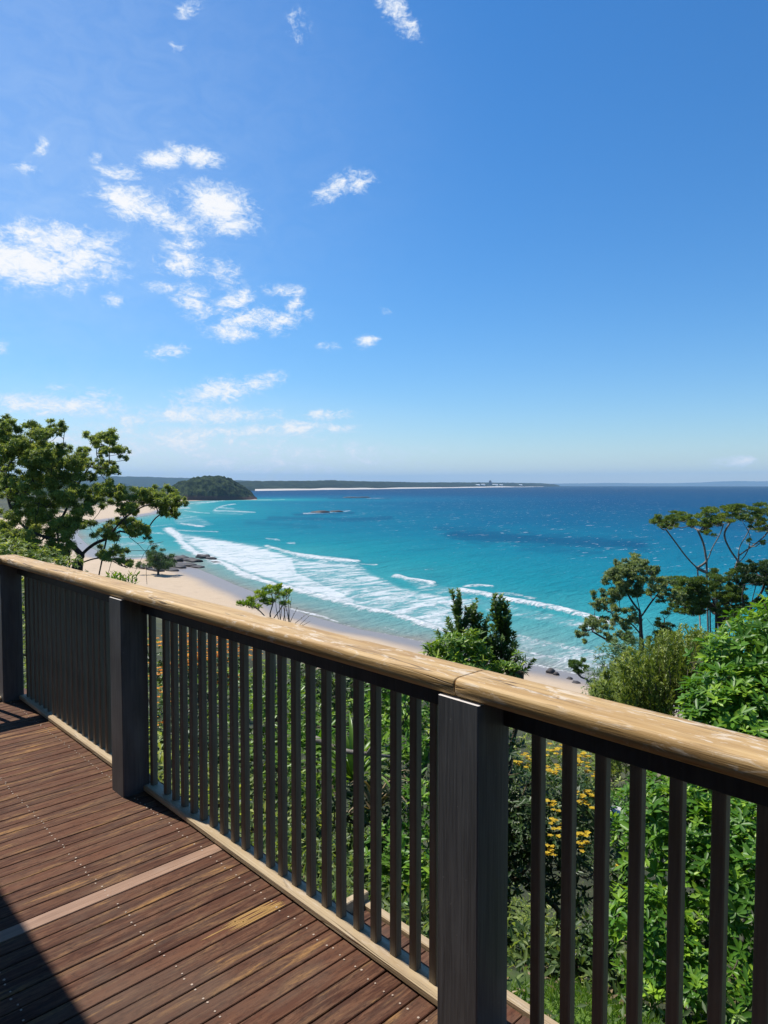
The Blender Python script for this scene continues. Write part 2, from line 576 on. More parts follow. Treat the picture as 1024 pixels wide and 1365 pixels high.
def ground(X, Y):
    """height of the ground sheet"""
    X = np.asarray(X, float)
    Y = np.asarray(Y, float)
    s = -offshore(X, Y)
    r = np.hypot(X, Y)
    near = 1 - sstep(r, 150, 320)
    # beach, foot of the bluff, steep bluff below the house
    hb = np.interp(s, [-60, -12, 0, 10, 25, 40, 72, 84, 100, 140, 400], [-5, -1.2, 0, .8, 1.9, 3.4, 9, 15, 31, 34, 36])
    hf = np.interp(s, [-60, -12, 0, 30, 90, 110, 180, 400, 900], [-5, -1.0, 0, 1.6, 2.6, 5, 11, 18, 26])
    h = SEA + hb * near + hf * (1 - near)
    canopy = sstep(s, 115, 170) * (1 - near) * 5.5 + sstep(s, 32, 60) * near * sstep(r, 60, 90) * 2.5
    h = h + canopy * (fbm(X / 9, Y / 9, 3) - .3) * 1.3
    h = h + (fbm(X / 5, Y / 5, 3) - .5) * sstep(s, 20, 40) * np.clip(r / 30, .15, 1) * 1.2
    # garden beside the deck
    sl_ = .30 + .42 * sstep(Y, -.5, 4)
    hn = -.62 - sl_ * np.clip(X - 2.0, 0, 60) + (fbm(X / 1.2, Y / 1.2, 3) - .5) * .25 * sstep(X, 1.8, 3.5)
    hn = np.where(X < 1.5, -.75, hn)
    k = sstep(r, 14, 42)
    return hn * (1 - k) + np.minimum(h, np.where(r < 60, hn + 8, 1e9)) * k


def gz(x, y):
    return float(ground(np.array([x]), np.array([y]))[0])


def grid_faces(a, b, wrap=False):
    i, j = np.meshgrid(np.arange(a - 1), np.arange(b if wrap else b - 1), indexing='ij')
    j2 = (j + 1) % b
    return np.stack([i * b + j, i * b + j2, (i + 1) * b + j2, (i + 1) * b + j], -1).reshape(-1, 4)[:, ::-1].copy()


# ground sheet
rr = np.concatenate([np.linspace(.3, 6, 40), np.geomspace(6.2, 60, 70), np.geomspace(61, 420, 130), np.geomspace(424, 2600, 110)])
aa = np.concatenate([np.linspace(HEAD - rad(50), HEAD + rad(50), 420), np.linspace(HEAD + rad(52), HEAD + rad(308), 110)])
R_, A_ = np.meshgrid(rr, aa, indexing='ij')
GX, GY = R_ * np.sin(A_), R_ * np.cos(A_)
GZ = ground(GX, GY)
gs = -offshore(GX, GY)
nearm = 1 - sstep(R_, 150, 320)
wob = (fbm(GX / 14, GY / 14, 4) - .5)
sandlim = (34 + 16 * wob) * nearm + (100 + 60 * wob) * (1 - nearm)
sand = 1 - sstep(gs - sandlim, -3, 4)
mg, t, b, out = new_mat('sand_and_soil')
sa = attr(t, 'sand')
wet = attr(t, 'wet')
lawn = attr(t, 'lawn')
w1 = coords(t)
ns = noise(t, w1, .35, 6, .6)
nf_ = noise(t, w1, 5.0, 5, .7)
weed = noise(t, coords(t, (.22, .22, .22)), 1.0, 6, .7, .6)
dry = mixc(t, ns, (.44, .325, .210), (.51, .395, .27))
trk = noise(t, coords(t, (.9, .9, .9)), 1.0, 6, .75)
dry = mixc(t, math_(t, 'MULTIPLY', smooth(t, weed, .57, .70), .30), dry, (.22, .16, .11))
dry = mixc(t, math_(t, 'MULTIPLY', smooth(t, trk, .52, .68), .30), dry, (.28, .20, .13))
wetc = mixc(t, ns, (.19, .165, .150), (.25, .215, .188))
sandc = mixc(t, wet, dry, wetc)
far_ = noise(t, coords(t, (.11, .11, .11)), 1.0, 5, .65)
soil = mixc(t, smooth(t, far_, .35, .65), (.022, .030, .012), (.062, .070, .026))
soil = mixc(t, math_(t, 'MULTIPLY', smooth(t, nf_, .45, .7), .5), soil, (.095, .072, .042))
soil = mixc(t, lawn, soil, mixc(t, nf_, (.08, .15, .018), (.14, .23, .03)))
t.links.new(mixc(t, sa, soil, sandc), b.inputs['Base Color'])
rr_ = math_(t, 'SUBTRACT', .9, math_(t, 'MULTIPLY', math_(t, 'MULTIPLY', wet, sa), .55))
t.links.new(rr_, b.inputs['Roughness'])
b.inputs['Specular IOR Level'].default_value = .35
bump(t, b, nf_, .35, .05)
wetv = (1 - sstep(GZ - SEA - .25 * wob, .35, .95)) * sand
lawnv = sstep(GX, 1.9, 2.2) * (1 - sstep(GX, 3.6, 4.4)) * (1 - sstep(GY, 1.8, 2.6)) * (R_ < 12)
tag(mesh_obj('ground', np.stack([GX, GY, GZ], -1).reshape(-1, 3), grid_faces(len(rr), len(aa), True), mg, None, True,
             {'sand': sand.ravel(), 'wet': wetv.ravel(), 'lawn': lawnv.ravel()}), kind='structure')

# ------------------------------------------------------------------ sea
ya = np.concatenate([np.arange(647.9, 662, .45), np.arange(662, 700, .7), np.arange(700, 960, 1.0)])
ya = ya[::-1]
sr = 36.0 * F / (ya - HOR)
sa_ = np.linspace(HEAD - rad(66), HEAD + rad(66), 900)
R2, A2 = np.meshgrid(sr, sa_, indexing='ij')
SX, SY = R2 * np.sin(A2), R2 * np.cos(A2)
# measure along the straight-ahead depth so rows follow the horizon
off = offshore(SX, SY)
spx, spy = project(np.stack([SX.ravel(), SY.ravel(), np.full(SX.size, SEA)], -1))
spx = spx.reshape(SX.shape)
spy = spy.reshape(SX.shape)


def band(poly, hw, soft=1.6):
    d = seg_dist(spx, spy * 2.2, [(x, y * 2.2) for x, y in poly])
    w_ = hw * np.where(spy < 692, .55, .95) * 2.2 * (.25 + 1.35 * fbm(SX / 9 + 3, SY / 9, 3))
    return 1 - sstep(d, w_ * .2, w_ * soft * 1.15)


foam = np.zeros_like(SX)
crest = np.zeros_like(SX)
for poly, hw, k, cr in [
    ([(614, 788), (632, 791), (655, 796), (690, 803), (715, 807), (745, 813), (770, 820), (792, 826), (815, 834)], 3.4, 1.0, .9),
    ([(529, 768.5), (545, 773), (560, 775), (577, 778)], 2.6, 1.0, .7),
    ([(392, 739), (412, 742), (440, 746), (476, 749)], 2.6, 1.0, .8),
    ([(356, 729), (372, 733), (392, 739)], 2.2, .85, .5),
    ([(480, 752), (502, 753)], 1.4, .7, .2), ([(555, 759), (575, 759)], 1.0, .5, .1), ([(356, 718), (372, 720)], 1.2, .6, .1), ([(384, 724), (392, 724)], 1.2, .7, .1),
    ([(225, 706), (234, 712), (243, 724), (258, 736), (282, 746), (301, 753), (329, 768), (368, 780), (403, 788), (438, 798), (481, 810), (524, 818), (551, 827), (590, 841), (604, 847)], 3.6, 1.0, .35),
    ([(388, 812), (410, 817), (430, 822), (450, 829)], 1.3, .9, 0), ([(320, 786), (345, 797), (360, 803)], .9, .55, 0), ([(455, 832), (500, 842), (560, 855), (640, 872)], .9, .5, 0),
    ([(510, 835), (530, 842)], .9, .6, 0),
    ([(690, 866), (720, 873), (745, 878), (790, 884), (830, 893)], 1.5, .8, 0), ([(690, 848), (720, 856), (760, 864), (800, 871), (840, 880)], 4.5, .62, 0),
    ([(690, 881), (712, 886), (735, 891), (757, 896), (800, 904)], 1.7, .8, 0),
    ([(622, 782), (640, 780.5), (655, 782)], 2.2, .85, .3), ([(664, 791), (685, 792), (712, 798)], 2.4, .6, .1),
    ([(286, 680), (292, 676), (304, 673), (313, 672)], 1.6, .95, .2), ([(286, 681), (305, 681.5), (322, 682), (340, 683)], 1.3, 1.0, .3), ([(294, 677), (312, 678)], 1.6, .8, .2),
    ([(242, 698), (255, 700), (270, 702)], 1.4, .9, .2), ([(236, 707), (262, 708), (290, 709)], 1.0, .7, .1), ([(247, 681), (262, 683), (279, 684)], 1.5, .8, .2),
    ([(262, 672), (280, 669.5), (298, 667.5)], 1.2, .9, .1), ([(236, 692), (250, 690), (264, 687.5)], 1.1, .8, .1), ([(232, 677), (240, 677), (252, 677)], 2.4, .85, .1), ([(245, 673), (262, 670), (290, 668)], 1.4, .8, .1),
    ([(150, 727), (170, 725), (193, 724), (215, 727)], 3.0, .5, 0), ([(180, 712), (195, 710), (216, 711)], 1.6, .6, 0), ([(200, 702), (230, 699)], 1.2, .5, 0), ([(160, 716), (180, 716)], 1.5, .6, 0),
    ([(135, 740), (160, 741), (205, 740)], 1.2, .7, 0),
    ([(405, 684.5), (418, 684), (440, 683), (466, 681)], 1.5, .9, .2), ([(488, 664), (500, 664.2), (515, 663.6)], .8, .85, .1), ([(345, 666.6), (360, 666.4), (380, 665.8)], .7, .8, 0),
    ([(215, 683), (232, 680)], 1.2, .6, 0), ([(220, 690), (240, 688)], 1.2, .6, 0)]:
    w = band(poly, hw)
    w = w * np.where(spy < 700, .82, 1.0)
    foam = np.maximum(foam, w * k)
    crest = np.maximum(crest, w * cr)
lace = np.zeros_like(SX)
for poly, k, feather in [
    ([(226, 706), (258, 711), (297, 718), (344, 725), (372, 734), (395, 741), (419, 745), (473, 750), (500, 765), (540, 783), (590, 792), (640, 800), (640, 850), (604, 846), (551, 827), (481, 810), (403, 788), (329, 768), (301, 753), (262, 738), (243, 725)], .66, 9),
    ([(258, 713), (297, 719), (344, 727), (392, 742), (400, 762), (440, 780), (480, 800), (470, 808), (403, 788), (340, 768), (301, 751), (270, 738), (245, 722)], .95, 8),
    ([(620, 792), (690, 806), (790, 828), (830, 850), (760, 838), (690, 825), (640, 815)], .42, 9),
    ([(690, 846), (840, 876), (840, 900), (757, 896), (690, 882)], .45, 6),
    ([(525, 768), (580, 777), (640, 790), (620, 800), (560, 790)], .40, 7), ([(350, 728), (400, 740), (480, 750), (500, 765), (440, 758)], .5, 6), ([(285, 674), (345, 682), (320, 688), (280, 686)], .3, 4), ([(225, 680), (262, 686), (290, 700), (262, 704), (232, 700)], .34, 5),
    ([(300, 755), (360, 782), (440, 802), (560, 835), (560, 852), (480, 838), (410, 818), (350, 795), (300, 770)], .16, 5)]:
    d = seg_dist(spx, spy * 1.6, [(x, y * 1.6) for x, y in poly], True)
    d = np.where(inside(spx, spy, poly), d, -d)
    lace = np.maximum(lace, sstep(d, -feather * .4, feather) * k)
# dark weed beds and reef patches on the sea floor, pale sand bars near the shore
weed = np.zeros_like(SX)
for poly, hw, k in [([(610, 713), (680, 717), (760, 722), (850, 727)], 5, .75), ([(590, 705), (640, 706)], 3, .35), ([(700, 732), (800, 737)], 3, .3), ([(360, 690), (470, 692), (520, 690)], 2.2, .55),
                    ([(395, 686), (470, 684)], 2.2, .6), ([(440, 664), (520, 664)], 1.6, .5), ([(330, 697), (420, 702)], 2, .25), ([(880, 700), (1030, 704)], 3, .3)]:
    weed = np.maximum(weed, band(poly, hw, 2.4) * k)
swell = (fbm((SX * .56 - SY * .83) / 60, (SX * .83 + SY * .56) / 14, 3) - .5)
SZ = SEA + crest * .9 + swell * .35 * sstep(off, 15, 60)
ms, t, b, out = new_mat('sea_water')
o_ = attr(t, 'offshore')
fo = attr(t, 'foam')
la = attr(t, 'lace')
we = attr(t, 'weed')
c0 = N(t, 'ShaderNodeTexCoord').outputs['Object']


def mapped(scale, rot=0.0):
    m_ = N(t, 'ShaderNodeMapping', ins={0: c0})
    m_.inputs[2].default_value = (0, 0, rot)
    m_.inputs[3].default_value = scale
    return m_.outputs[0]


SHR = math.atan2(.83, .56) - math.pi / 2      # shoreline direction, used to lay waves along it
big = noise(t, mapped((.006, .018, 1), .25), 1.0, 5, .6, .3)
med = noise(t, mapped((.03, .10, 1), .35), 1.0, 5, .65, .3)
o2 = math_(t, 'ADD', o_, math_(t, 'MULTIPLY', math_(t, 'SUBTRACT', big, .5), math_(t, 'ADD', math_(t, 'MULTIPLY', o_, .55), 24.0)))
lg = math_(t, 'DIVIDE', math_(t, 'LOGARITHM', math_(t, 'ADD', math_(t, 'MAXIMUM', o2, 0.0), 10.0), 10.0), 4.0)
ramp = N(t, 'ShaderNodeValToRGB', ins={0: lg})
RP = [(10, (.22, .225, .195)), (16, (.17, .27, .25)), (28, (.105, .285, .280)), (55, (.040, .270, .280)), (110, (.0075, .205, .250)), (200, (.0030, .150, .225)), (380, (.0015, .100, .190)),
      (800, (.0010, .060, .145)), (2200, (.0010, .040, .105)), (9000, (.0010, .028, .060))]
els = ramp.color_ramp.elements
while len(els) > 1:
    els.remove(els[-1])
els[0].position = math.log10(RP[0][0]) / 4
els[0].color = RP[0][1] + (1,)
for d_, c_ in RP[1:]:
    e_ = els.new(math.log10(d_ + 0.0) / 4)
    e_.color = c_ + (1,)
wc = ramp.outputs[0]
wc = mixc(t, math_(t, 'MULTIPLY', we, .8), wc, (.002, .042, .118))
wc = mixc(t, math_(t, 'MULTIPLY', smooth(t, med, .48, .70), .35), wc, mixc(t, .5, wc, (.0, .03, .08)))
# stirred-up foam
f1 = noise(t, mapped((.28, .55, 1), .4), 1.0, 7, .68, 1.2)
f2 = noise(t, mapped((.06, .16, 1), .5), 1.0, 6, .66, .9)
f3 = N(t, 'ShaderNodeTexVoronoi', feature='SMOOTH_F1', ins={'Vector': mapped((.16, .34, 1), .4), 'Scale': 1.0, 'Randomness': 1.0}).outputs['Distance']
fa = smooth(t, math_(t, 'ADD', fo, math_(t, 'MULTIPLY', math_(t, 'SUBTRACT', f1, .5), 2.9)), .34, 1.15)
fb = smooth(t, math_(t, 'ADD', math_(t, 'ADD', la, math_(t, 'MULTIPLY', math_(t, 'SUBTRACT', f2, .5), 2.3)), math_(t, 'MULTIPLY', math_(t, 'SUBTRACT', f1, .5), 1.1)),   .40, .95)
fb = math_(t, 'MULTIPLY', fb, smooth(t, la, .04, .2))
# white caps further out
wcap = noise(t, mapped((.085, .26, 1), .2), 1.0, 3, .55, .6)
wc2 = noise(t, mapped((.35, .9, 1), .2), 1.0, 3, .6, .4)
caps = math_(t, 'MULTIPLY', smooth(t, wcap, .64, .70), math_(t, 'MULTIPLY', smooth(t, o_, 90, 260), smooth(t, wc2, .40, .60)))
fm = math_(t, 'MAXIMUM', fa, math_(t, 'MAXIMUM', math_(t, 'MULTIPLY', fb, .85), math_(t, 'MULTIPLY', caps, .65)), True)
wc = mixc(t, math_(t, 'MULTIPLY', smooth(t, la, .05, .7), .40), wc, (.20, .36, .38))
facet_shade = noise(t, mapped((.55, 1.5, 1), .15), 1.0, 4, .65, .3)
wc = mixc(t, math_(t, 'MULTIPLY', smooth(t, facet_shade, .40, .62), .30), wc, mixc(t, .5, wc, (.0, .045, .10)))  # fine darker flecks painted in for the shading of wave facets
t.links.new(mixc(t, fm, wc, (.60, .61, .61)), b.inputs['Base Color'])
t.links.new(math_(t, 'ADD', .18, math_(t, 'MULTIPLY', fm, .5)), b.inputs['Roughness'])
b.inputs['Specular IOR Level'].default_value = 0.0
wv = math_(t, 'ADD', math_(t, 'MULTIPLY', noise(t, mapped((.09, .30, 1), .3), 1.0, 4, .6, .4), 1.0), math_(t, 'MULTIPLY', noise(t, mapped((.7, 1.5, 1), .1), 1.0, 4, .65), .30))
bn = bump(t, b, math_(t, 'ADD', wv, math_(t, 'MULTIPLY', fm, .12)), 1.0, 1.7)
gl = N(t, 'ShaderNodeBsdfGlossy', ins={'Roughness': .22, 'Normal': bn.outputs[0]})
lw_ = N(t, 'ShaderNodeLayerWeight', ins={'Blend': .5, 'Normal': bn.outputs[0]})
fr = math_(t, 'ADD', .015, math_(t, 'MULTIPLY', math_(t, 'POWER', lw_.outputs['Facing'], 5.0), .10))
fr = math_(t, 'MULTIPLY', fr, math_(t, 'SUBTRACT', 1.0, fm))
mxs = N(t, 'ShaderNodeMixShader', ins={0: fr, 1: b.outputs[0], 2: gl.outputs[0]})
t.links.new(mxs.outputs[0], out.inputs[0])
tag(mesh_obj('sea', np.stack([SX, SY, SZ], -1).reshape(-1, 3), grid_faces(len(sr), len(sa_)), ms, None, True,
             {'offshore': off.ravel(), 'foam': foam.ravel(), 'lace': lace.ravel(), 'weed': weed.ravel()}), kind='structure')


# ------------------------------------------------------------------ far land
def hill_material(name, c1, c2, cliff, sc):
    m, t, b, out = new_mat(name)
    a = noise(t, coords(t, (sc, sc, sc)), 1.0, 5, .65)
    base = mixc(t, smooth(t, a, .42, .60), c1, c2)
    ck = attr(t, 'cliff')
    strata = noise(t, coords(t, (.02, .02, .35)), 1.0, 5, .65, .4)
    base = mixc(t, ck, base, mixc(t, strata, tuple(x * .5 for x in cliff), tuple(x * 1.5 for x in cliff)))
    t.links.new(base, b.inputs['Base Color'])
    b.inputs['Roughness'].default_value = 1.0
    b.inputs['Specular IOR Level'].default_value = .05
    return m


def ridge(name, prof, depth_px, mat, nu, nv, deep, base_z, canopy, cell, cliff_h=0.0, front=.22, seed=0, depth_fn=None):
    """wooded ridge: prof = (px, py of the skyline); depth_px gives the waterline row for each px"""
    xs = np.array([p[0] for p in prof], float)
    tops = np.array([p[1] for p in prof], float)
    px = np.linspace(xs[0], xs[-1], nu)
    top = np.interp(px, xs, tops)
    V = np.linspace(0, 1, nv)
    pts, cl = [], []
    base = np.array([depth_fn(x) for x in px])                  # depth of the foot
    for i, x in enumerate(px):
        r = ray(x, HOR)
        rh = np.array([r[0], r[1]])
        z0 = base[i]
        crest_d = z0 + deep * .45
        ztop = EYE + (HOR - top[i]) / F * crest_d - canopy * .55
        for v in V:
            d = z0 + deep * v
            sh = (min(1, v / front) ** .6 * .62 + .38 * math.sin(min(1, v / .45) * math.pi / 2)) if v < .45 else math.cos((v - .45) / .55 * math.pi / 2) ** .8
            pts.append((rh[0] * d, rh[1] * d, base_z + max(0, ztop - base_z) * sh))
            cl.append(0)
    pts = np.array(pts)
    hgt = pts[:, 2] - base_z
    n = fbm(pts[:, 0] / cell + seed, pts[:, 1] / cell, 3, .6)
    clf = np.zeros(len(pts))
    if cliff_h:
        w = cliff_h * (.5 + 1.0 * fbm(pts[:, 0] / 60 + 3, pts[:, 1] / 60, 3))
        clf = (1 - sstep(hgt - w, -1.5, 1.5))
    pts[:, 2] += (n - .35) * 2 * canopy * sstep(hgt, 1, 8 + cliff_h) * (1 - clf)
    pts[:, 2] += (fbm(pts[:, 0] / (cell * .6), pts[:, 1] / (cell * .6) + 9, 2) - .5) * 3 * clf
    pts[:, 2] = np.where(hgt < .3, base_z - 1.0, pts[:, 2])
    o = mesh_obj(name, pts, grid_faces(nu, nv), mat, None, False, {'cliff': clf})
    return tag(o, kind='structure')


mh = hill_material('headland_bush', (.010, .020, .012), (.046, .066, .028), (.060, .036, .028), .10)
ridge('headland', [(222, 652), (232, 646), (242, 641), (256, 637.5), (270, 635.5), (276, 634), (284, 634.8), (292, 634), (300, 636.5), (310, 639), (322, 645.5), (333, 653), (341, 661), (346, 665), (352, 666)], None, mh,
      340, 130, 300, SEA - 1, 7.5, 15, 9, .16, depth_fn=lambda x: np.interp(x, [222, 250, 290, 320, 352], [1500, 1440, 1470, 1510, 1560]))
mlow = hill_material('coastal_woodland', (.012, .022, .008), (.034, .052, .018), (.1, .07, .05), .05)
ridge('hills', [(-60, 650), (60, 648), (120, 646.5), (165, 648), (190, 649.5), (212, 650), (235, 648.5), (262, 650), (280, 655)], None, mlow,
      220, 60, 700, SEA - 1, 5, 18, 0, .3, seed=5, depth_fn=lambda x: np.interp(x, [-60, 100, 200, 280], [1250, 1350, 1560, 1700]))
mfar = hill_material('far_forest', (.012, .022, .014), (.030, .045, .024), (.1, .08, .06), .02)
ridge('hills', [(-200, 641), (-60, 640), (40, 637), (100, 635), (150, 634.5), (185, 635), (230, 636.5), (270, 637), (320, 640), (380, 643)], None, mfar,
      200, 30, 2600, SEA - 1, 8, 60, 0, .5, seed=9, depth_fn=lambda x: 7800)
fs = lambda x: np.interp(x, [300, 345, 420, 500, 580, 640, 700, 745], [3300, 3450, 3900, 4500, 5400, 6200, 7400, 8600])
ridge('far_shore_hills', [(300, 643), (340, 641), (372, 641), (420, 640.8), (440, 640), (480, 641.5), (520, 642), (560, 643), (600, 642.8), (640, 643), (690, 643.6), (720, 644), (738, 645.3), (746, 647)], None, mfar,
      300, 30, 1400, SEA - 1, 5, 30, 0, .25, seed=13, depth_fn=lambda x: fs(x) + 130)
mhz = hill_material('distant_range', (.02, .03, .025), (.03, .045, .03), (.1, .08, .06), .004)
ridge('distant_hills', [(735, 644.6), (780, 644.2), (810, 643.6), (850, 644), (900, 644), (935, 643), (960, 641.6), (985, 641.2), (1010, 641.6), (1060, 641.2), (1120, 642.5), (1200, 644.5)], None, mhz,
      200, 12, 3000, -105, 6, 300, 0, .5, seed=17, depth_fn=lambda x: 22500)
# pale sand strip of the far beach
mb_, t, b, out = new_mat('far_beach_sand')
t.links.new(mixc(t, noise(t, coords(t, (.02, .02, .02)), 1.0, 4), (.42, .38, .32), (.55, .51, .45)), b.inputs['Base Color'])
b.inputs['Roughness'].default_value = .9
v_s, n_s = [], 90
for x in np.linspace(340, 725, n_s):
    r = ray(x, HOR)
    d0 = fs(x)
    w = 260 * (.55 + .6 * vnoise(np.array([x / 37.0]), np.array([.5]))[0])
    hs = 8.5 * (1.0 - .75 * sstep(x, 660, 725)) * (.6 + .8 * vnoise(np.array([x / 23.0]), np.array([7.5]))[0])
    for q, z in ((0, -.6), (.25, hs * .4), (.7, hs), (1.0, -.6)):
        v_s.append((r[0] * (d0 + w * q), r[1] * (d0 + w * q), SEA + z))
tag(mesh_obj('far_beach', v_s, grid_faces(n_s, 4), mb_, None, True), kind='structure')


# ------------------------------------------------------------------ haze
hz = bpy.data.materials.new('coastal_haze')
hz.use_nodes = True
t = hz.node_tree
t.nodes.clear()
out = t.nodes.new('ShaderNodeOutputMaterial')
pv = N(t, 'ShaderNodeVolumePrincipled')
pv.inputs['Color'].default_value = (.44, .72, 1.0, 1)
pv.inputs['Density'].default_value = 5.0e-5
t.links.new(pv.outputs[0], out.inputs['Volume'])
HB = MB()
HB.cbox_z(-27000, 27000, -27000, 27000, -107.5, 420, .5)
tag(HB.build('haze', hz), kind='stuff')


# ------------------------------------------------------------------ house behind the camera, its eave shades the deck
house = thing('house', 'pale weatherboard house with a wide eave over the deck', 'house', (-1.4, 0, 0))
hb = MB()
for k in range(22):
    z0 = -.7 + k * .18
    hb.prism_y([(-1.62, z0), (-1.395, z0), (-1.412, z0 + .179), (-1.62, z0 + .179)], -5, 7.2)
hb.build('wall', M['wall'], house)
rf = MB()
rf.prism_y([(-3.5, 3.62), (.20, 3.02), (.20, 3.10), (-3.5, 3.72)], -5, 7.4)
rf.prism_y([(.202, 2.98), (.315, 2.98), (.315, 3.10), (.30, 3.10), (.30, 3.0), (.202, 3.0)], -5, 7.4)
rf.build('roof', M['roofing'], house)
dr = MB()
dr.cbox_z(-1.40, -1.375, -1.2, 1.6, 0, 2.1)
sd = dr.build('sliding_door', M['paint'], house)

# ------------------------------------------------------------------ deck
PITCH = .0735
BW = .0685
D0 = 2.6045                        # near edge of the pale board
deck = MB()
KWORN = math.floor((2.135 - D0) / PITCH)
WORN = []
for k in range(-62, 64):
    y0 = D0 + k * PITCH
    if k == 0:
        continue
    jit = random.uniform(-.0012, .0012)
    zj = random.uniform(-.0015, .0)
    tone = min(1, max(0, random.gauss(.45, .28)))
    prof = chamf(y0 + jit, y0 + BW + jit, -.022, zj, .002)
    # butt joints here and there
    cut = random.choice([None, None, -.2, -.62])
    if k == KWORN:
        wob = [(1.16, .0), (1.20, .35), (1.24, .2), (1.28, .55), (1.33, .4), (1.37, 1.0), (1.45, 1.0), (1.475, .6), (1.49, .75), (1.51, .2)]
        WORN.append((y0 + jit, zj))
    if cut is None:
        deck.prism_x(prof, -1.39, 1.598, tone)
    else:
        deck.prism_x(prof, -1.39, cut - .001, tone)
        deck.prism_x(prof, cut + .001, 1.598, random.random())
# joists and bearers beneath
for xj in (-.70, -.27, .165, .595, 1.025, 1.455):
    deck.prism_y([(xj - .02, -.16), (xj + .02, -.16), (xj + .02, -.0225), (xj - .02, -.0225)], -2.4, 7.0, .0)
deck.prism_y([(1.602, -.18), (1.64, -.18), (1.64, -.006), (1.602, -.006)], -2.4, 7.0, .2)
dk = tag(deck.build('deck', M['deck']), kind='structure')
pb = MB()
pb.prism_x(chamf(D0 + .0005, D0 + BW, -.022, .0004, .002), -1.39, 1.598, .5)
po = pb.build('board', M['pale_board'], dk)
po['label'] = 'pale pinkish replacement board'
# worn bare patch on one board near the balustrade
yb, zb_ = WORN[0]
wv_ = MB()
rw = np.random.default_rng(4)
for q in range(9):                       # streaks of bare timber, each ending raggedly
    ya_ = yb + .0035 + q * .0068
    xa = 1.13 + abs(rw.normal()) * .07 + (.10 if q in (0, 3, 6) else 0)
    xe = 1.50 - abs(rw.normal()) * .03
    for (a_, c_) in ([(xa, xe)] if q not in (3, 6) else [(xa, xa + .07), (xa + .12, xe)]):
        wv_.add([(a_, ya_ + .003, zb_ + .0006), (a_ + .04, ya_, zb_ + .0006), (c_ - .02, ya_, zb_ + .0006), (c_, ya_ + .003, zb_ + .0006), (c_ - .03, ya_ + .0062, zb_ + .0006), (a_ + .05, ya_ + .0062, zb_ + .0006)], [(0, 1, 2, 3, 4, 5)])
pw = wv_.build('worn_patch', timber_material('bare_golden_timber', (.30, .165, .045), (.40, .235, .07), (.22, .11, .03), along=0, crack=.4, wear=0), dk)
pw['label'] = 'golden patch where the deck oil has worn off'
# screw heads, a pair on every board over each joist
sv = MB()
for k in range(-62, 50):
    y0 = D0 + k * PITCH
    for xj in (.165, .595, 1.025, 1.455):
        for q in (.17, .83):
            if random.random() < .06:
                continue
            cx = xj + random.uniform(-.007, .007)
            cyy = y0 + BW * q + random.uniform(-.004, .004)
            rs = .0037 * random.uniform(.8, 1.15)
            sv.prism_z([(cx + rs * math.cos(a), cyy + rs * math.sin(a)) for a in np.arange(8) * math.pi / 4], -.003, .0012)
so = sv.build('screw_head', M['screw'], dk)
so['kind'] = 'stuff'

# lower landing outside the balustrade
lz = -.18
ld = MB()
for k in range(-40, 60):
    y0 = 2.02 - k * PITCH
    if y0 < -2.2 or k < 0:
        continue
    ld.prism_x(chamf(y0, y0 + BW, lz - .022, lz + random.uniform(-.001, .001), .002), 1.645, 1.875, random.random())
lo = tag(ld.build('landing', M['deck']), kind='structure')
le = MB()
le.prism_y(chamf(1.878, 1.915, lz - .10, lz + .018, .004), -2.2, 2.085)
le.prism_x(chamf(2.092, 2.128, lz - .10, lz + .05, .004), 1.645, 1.915)
le.build('edge_board', M['plate'], lo)

# ------------------------------------------------------------------ balustrade
bal = thing('balustrade', 'timber deck balustrade with a weathered pale handrail and charcoal balusters', 'balustrade', (1.5, 1.2, 0))
HR = [(1.432, 1.0150), (1.4225, 1.021), (1.4175, 1.033), (1.4176, 1.050), (1.4200, 1.0600), (1.4255, 1.0655), (1.434, 1.0676), (1.446, 1.0680), (1.487, 1.0680), (1.530, 1.0678), (1.546, 1.0672), (1.558, 1.0645), (1.566, 1.057), (1.5695, 1.042), (1.566, 1.026), (1.556, 1.0150)]


def rail_piece(y0, y1, n):
    v, f = [], []
    m = len(HR)
    ys = np.linspace(y0, y1, n)
    ys = np.concatenate([[y0], [y0 + .004], ys[1:-1], [y1 - .004], [y1]])
    for i, y in enumerate(ys):
        e = .004 if i in (0, len(ys) - 1) else 0
        wob_ = (fbm(np.array([y * 1.5]), np.array([3.3]), 2)[0] - .5) * .006
        for (x, z) in HR:
            cx, cz = 1.487, 1.043
            v.append((x + (cx - x) * e * 8 + wob_ * .5, y, z + (cz - z) * e * 8 + wob_ * .25))
    for i in range(len(ys) - 1):
        for j in range(m):
            f.append((i * m + j, i * m + (j + 1) % m, (i + 1) * m + (j + 1) % m, (i + 1) * m + j)[::-1])
    f.append(tuple(range(m)))
    f.append(tuple((len(ys) - 1) * m + j for j in range(m))[::-1])
    return mesh_obj('handrail', v, f, M['rail'], bal, True)


rail_piece(-2.3, 1.2005, 60)
rail_piece(1.2045, 5.64, 70)
hp = MB()
hp.prism_x([(5.495, 1.0150), (5.484, 1.026), (5.48, 1.042), (5.486, 1.058), (5.50, 1.0675), (5.61, 1.0675), (5.628, 1.06), (5.635, 1.042), (5.63, 1.026), (5.62, 1.0150)], -1.38, 1.4170)
rail_x = timber_material('weathered_end_handrail', (.33, .190, .072), (.47, .300, .130), (.23, .120, .050), along=0)
hp.build('handrail', rail_x, bal)


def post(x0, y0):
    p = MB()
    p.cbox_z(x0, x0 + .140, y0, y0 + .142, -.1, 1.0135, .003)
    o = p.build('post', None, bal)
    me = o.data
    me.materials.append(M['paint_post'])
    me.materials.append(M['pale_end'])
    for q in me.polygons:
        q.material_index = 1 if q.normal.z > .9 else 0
    return o


